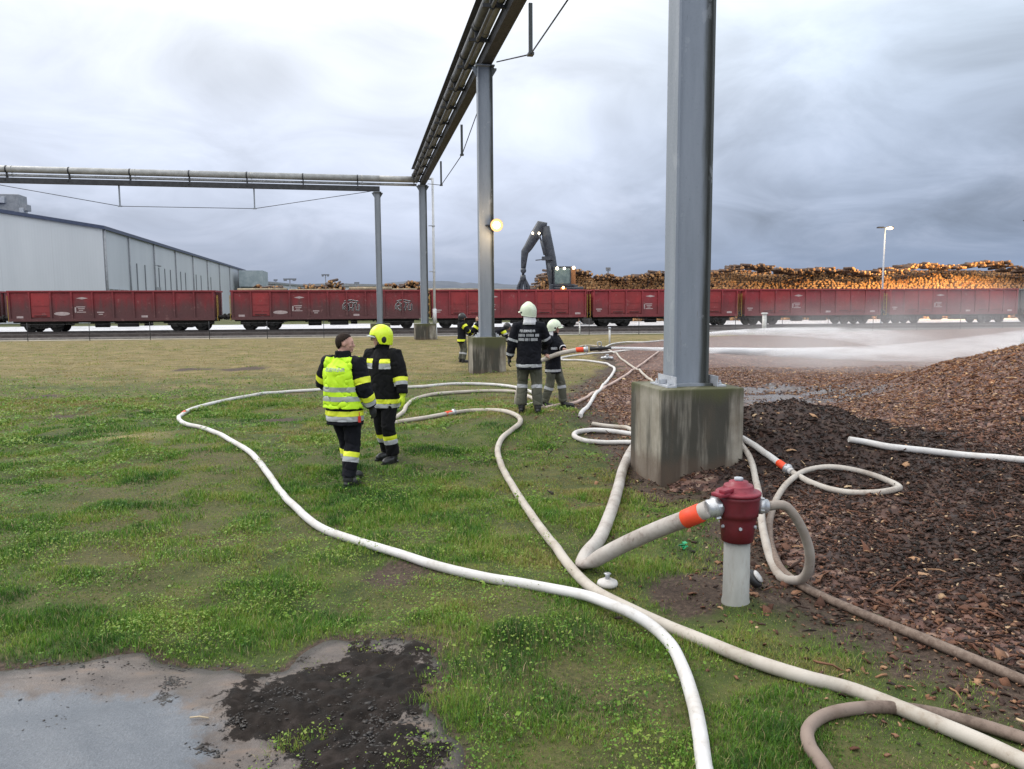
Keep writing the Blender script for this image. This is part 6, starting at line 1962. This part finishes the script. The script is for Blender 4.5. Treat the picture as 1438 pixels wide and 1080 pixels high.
# two men talking by the second column and one bending behind it
p5 = stand(649, 509)
person(p5, R(-62), 'distant firefighter with yellow patches on his dark jacket, left of the lamp column', 1.80, head_yaw=R(-10), hat='black', hair=True, wrists=[(-.18, .28, 1.10), (.20, .26, 1.10)], poles=[(-1, -.4, -.2), (1, -.4, -.2)], jacket=M_NAVY, trousers=M_OLIVE, gloves=(M_GLB, M_GLB), voxel=.016,
       bands=[('torso', .80, .88, M_YBAND), ('uarmL', .20, .5, M_YBAND), ('uarmR', .20, .5, M_YBAND), ('farmR', .1, .4, M_YBAND), ('farmL', .1, .4, M_YBAND), ('shinL', .3, .45, M_SILVER), ('shinR', .3, .45, M_SILVER)])
p6 = (p5[0] + .62, p5[1] + .25, Hf(p5[0] + .62, p5[1] + .25))
person(p6, R(70), 'distant firefighter with reddish hair partly hidden by the lamp column base', 1.74, head_yaw=R(8), head_pitch=-.25, hair=True, wrists=[(-.16, .30, 1.05), (.18, .28, 1.0)], poles=[(-1, -.4, -.2), (1, -.4, -.2)], jacket=M_NAVY, trousers=M_NAVY, gloves=(M_GLB, M_GLB), voxel=.016,
       bands=[('uarmL', .2, .5, M_YBAND), ('farmL', .1, .45, M_YBAND), ('torso', .80, .86, M_YBAND), ('shinL', .15, .4, M_YBAND), ('shinR', .15, .4, M_YBAND)])
g7 = at_z(690, 507)
person((g7.x, g7.y, Hf(g7.x, g7.y)), R(-78), 'firefighter bending forward behind the lamp column, yellow banded back showing', 1.78, lean=R(62), head_yaw=0, head_pitch=-.2, hat='black', hair=False, wrists=[(-.2, .75, .62), (.2, .72, .60)], poles=[(-1, -.3, -.2), (1, -.3, -.2)], jacket=M_NAVY, trousers=M_NAVY, gloves=(M_GLB, M_GLB), voxel=.016,
       bands=[('uarmL', .15, .5, M_YBAND), ('uarmR', .15, .5, M_YBAND), ('uarmR', .5, .7, M_SILVER), ('farmR', .2, .5, M_SILVER)])

# hose and nozzle held by the crew
org = nz[0]
hr = empty('nozzle_hose', org); tag(hr, 'pale hose with red sleeve and black nozzle held by the two helmeted men', 'hose')
tail = [gp(756, 566, .04), nz[0] + Vector((-.38, .10, -.85)), nz[0] + Vector((-.30, .0, -.38)), nz[0] + Vector((-.12, 0, -.10))]
pth = smooth_path(tail + nz[:5], .035)
m_ = MB(); m_.tube([p - org for p in pth], .046, 14); m_.build('hose', M_HC, hr)
ax = (nz[5] - nz[4]).normalized()
coupling(hr, nz[3].lerp(nz[4], .15) - org, ax, .046, 'both')
m_ = MB(); m_.lathe([(.048, 0), (.052, .02), (.042, .05), (.036, .16), (.050, .17), (.052, .24), (.040, .25), (.030, .33), (.022, .40), (.026, .42), (.020, .425)], nz[4] + ax * .03 - org, 18, axis=ax); nzl = m_.build('nozzle', M_BLK, hr)
m_ = MB(); c_ = nz[4] + ax * .2 - org; m_.tube(smooth_path([c_ + Vector((0, 0, .05)), c_ + Vector((-.02, 0, .12)), c_ + Vector((.05, 0, .13)), c_ + Vector((.06, 0, .05))], .02), .010, 6); m_.build('shut_off_lever', M_ALU, nzl)
NOZ_TIP = nz[4] + ax * .46
# ------------------------------------------------------------------ water jets and spray
def vol_mat(name, fn_density, color=(.985, .985, .995), aniso=.2):
    mm = bpy.data.materials.new(name); mm.use_nodes = True
    t = NT(mm.node_tree); t.n.remove(t.n['Principled BSDF'])
    o = [q for q in t.n if q.type == 'OUTPUT_MATERIAL'][0]
    v = t.n.new('ShaderNodeVolumePrincipled'); v.inputs['Color'].default_value = (*color, 1); v.inputs['Anisotropy'].default_value = aniso
    t.set(v.inputs['Density'], fn_density(t)); t.l.new(v.outputs[0], o.inputs['Volume'])
    return mm


def jet(name, pts, radii, density, label):
    org = Vector(pts[0]); path = smooth_path(pts, .18)
    n = len(path); L = [0]
    for a, b in zip(path, path[1:]): L.append(L[-1] + (b - a).length)
    rr = [float(np.interp(l / L[-1], np.linspace(0, 1, len(radii)), radii)) for l in L]
    m_ = MB(); m_.tube([p - org for p in path], [(r, r * .8) for r in rr], 14, ref=(0, 0, 1))
    me = m_.mesh(name); me.materials.append(density)
    o = link(name, me); o.location = org
    return tag(o, label, 'water jet')


def jet_density(d0, d1, L):
    def fn(t):
        x_, y_, z_ = t.sep(t.coord('Object'))
        s_ = t.noise(t.vmul(t.pos(), (.5, 2.5, 5.0)), 1.5, 5, .65)
        s_ = t.math('MULTIPLY', s_, 1.0)
        return t.math('MULTIPLY', t.math('MULTIPLY', t.rng(x_, L * .72, L * .98, 1.0, .0 if d0 < 40 else .6), t.math('POWER', 2.718, t.rng(x_, 0, L, math.log(d0), math.log(d1)))), t.rng(s_, .30, .68, .2, 1.7))
    return fn


core = vol_mat('jet_core', jet_density(60.0, 2.0, 8.5))
veil = vol_mat('jet_veil', lambda t: t.rng(t.noise(t.vmul(t.pos(), (.6, 1.2, 1.6)), 1.6, 4, .6), .35, .70, .25, 1.5))
T0 = NOZ_TIP
end1 = at_y(1425, 489, 17.6)
j1 = jet('water_jet', [T0, at_y(925, 490.5, T0.y + .30), at_y(1010, 492.5, T0.y + .8), at_y(1120, 495.5, T0.y + 1.5), at_y(1240, 496, T0.y + 2.2), at_y(1340, 492, T0.y + 2.9), at_y(1450, 486, T0.y + 3.6)], [.024, .055, .095, .15, .22, .32, .44], core, 'white water jet shooting right from the nozzle held by the crew')
m0 = at_y(962, 473, 25)
j2 = jet('water_jet', [m0, at_y(1000, 469, 25), at_y(1060, 466, 24.6), at_y(1130, 466.5, 24), at_y(1200, 471, 23.3), at_y(1275, 481, 22.6), at_y(1340, 490, 22)], [.05, .08, .12, .17, .24, .33, .46], vol_mat('jet_core_far', jet_density(26.0, 1.4, 6.8)), 'thinner far water jet arcing out from behind the near column')
# drifting spray over the bark
def mist(name, c, rad, dens, label, seed):
    bm = bmesh.new(); bmesh.ops.create_icosphere(bm, subdivisions=4, radius=1)
    for v in bm.verts:
        k_ = 1 + .22 * mnoise.noise(v.co * 2 + Vector((seed, 0, 0))); v.co = Vector((v.co.x * rad[0] * k_, v.co.y * rad[1] * k_, v.co.z * rad[2] * k_))
    me = bpy.data.meshes.new(name); bm.to_mesh(me); bm.free()

    def dn(t):
        x_, y_, z_ = t.sep(t.coord('Object'))
        r2 = t.math('ADD', t.math('ADD', t.math('POWER', t.math('DIVIDE', x_, rad[0]), 2.0), t.math('POWER', t.math('DIVIDE', y_, rad[1]), 2.0)), t.math('POWER', t.math('DIVIDE', z_, rad[2]), 2.0))
        f = t.rng(r2, .95, .0)
        n_ = t.rng(t.noise(t.vmul(t.pos(), (.45, .45, .8)), .8, 4, .6), .28, .72, .15, 1.4)
        return t.math('MULTIPLY', t.math('MULTIPLY', f, n_), dens)
    me.materials.append(vol_mat(name, dn))
    o = link(name, me); o.location = c
    return tag(o, label, 'spray', kind='stuff')


mist('spray_mist', at_y(1330, 474, 23), (8.5, 4.5, 1.9), .075, 'pale water spray drifting over the bark heap to the right', 1)
mist('spray_mist', at_y(1150, 487, 19), (4.5, 2.4, .8), .13, 'low water spray hanging along the jets', 5)
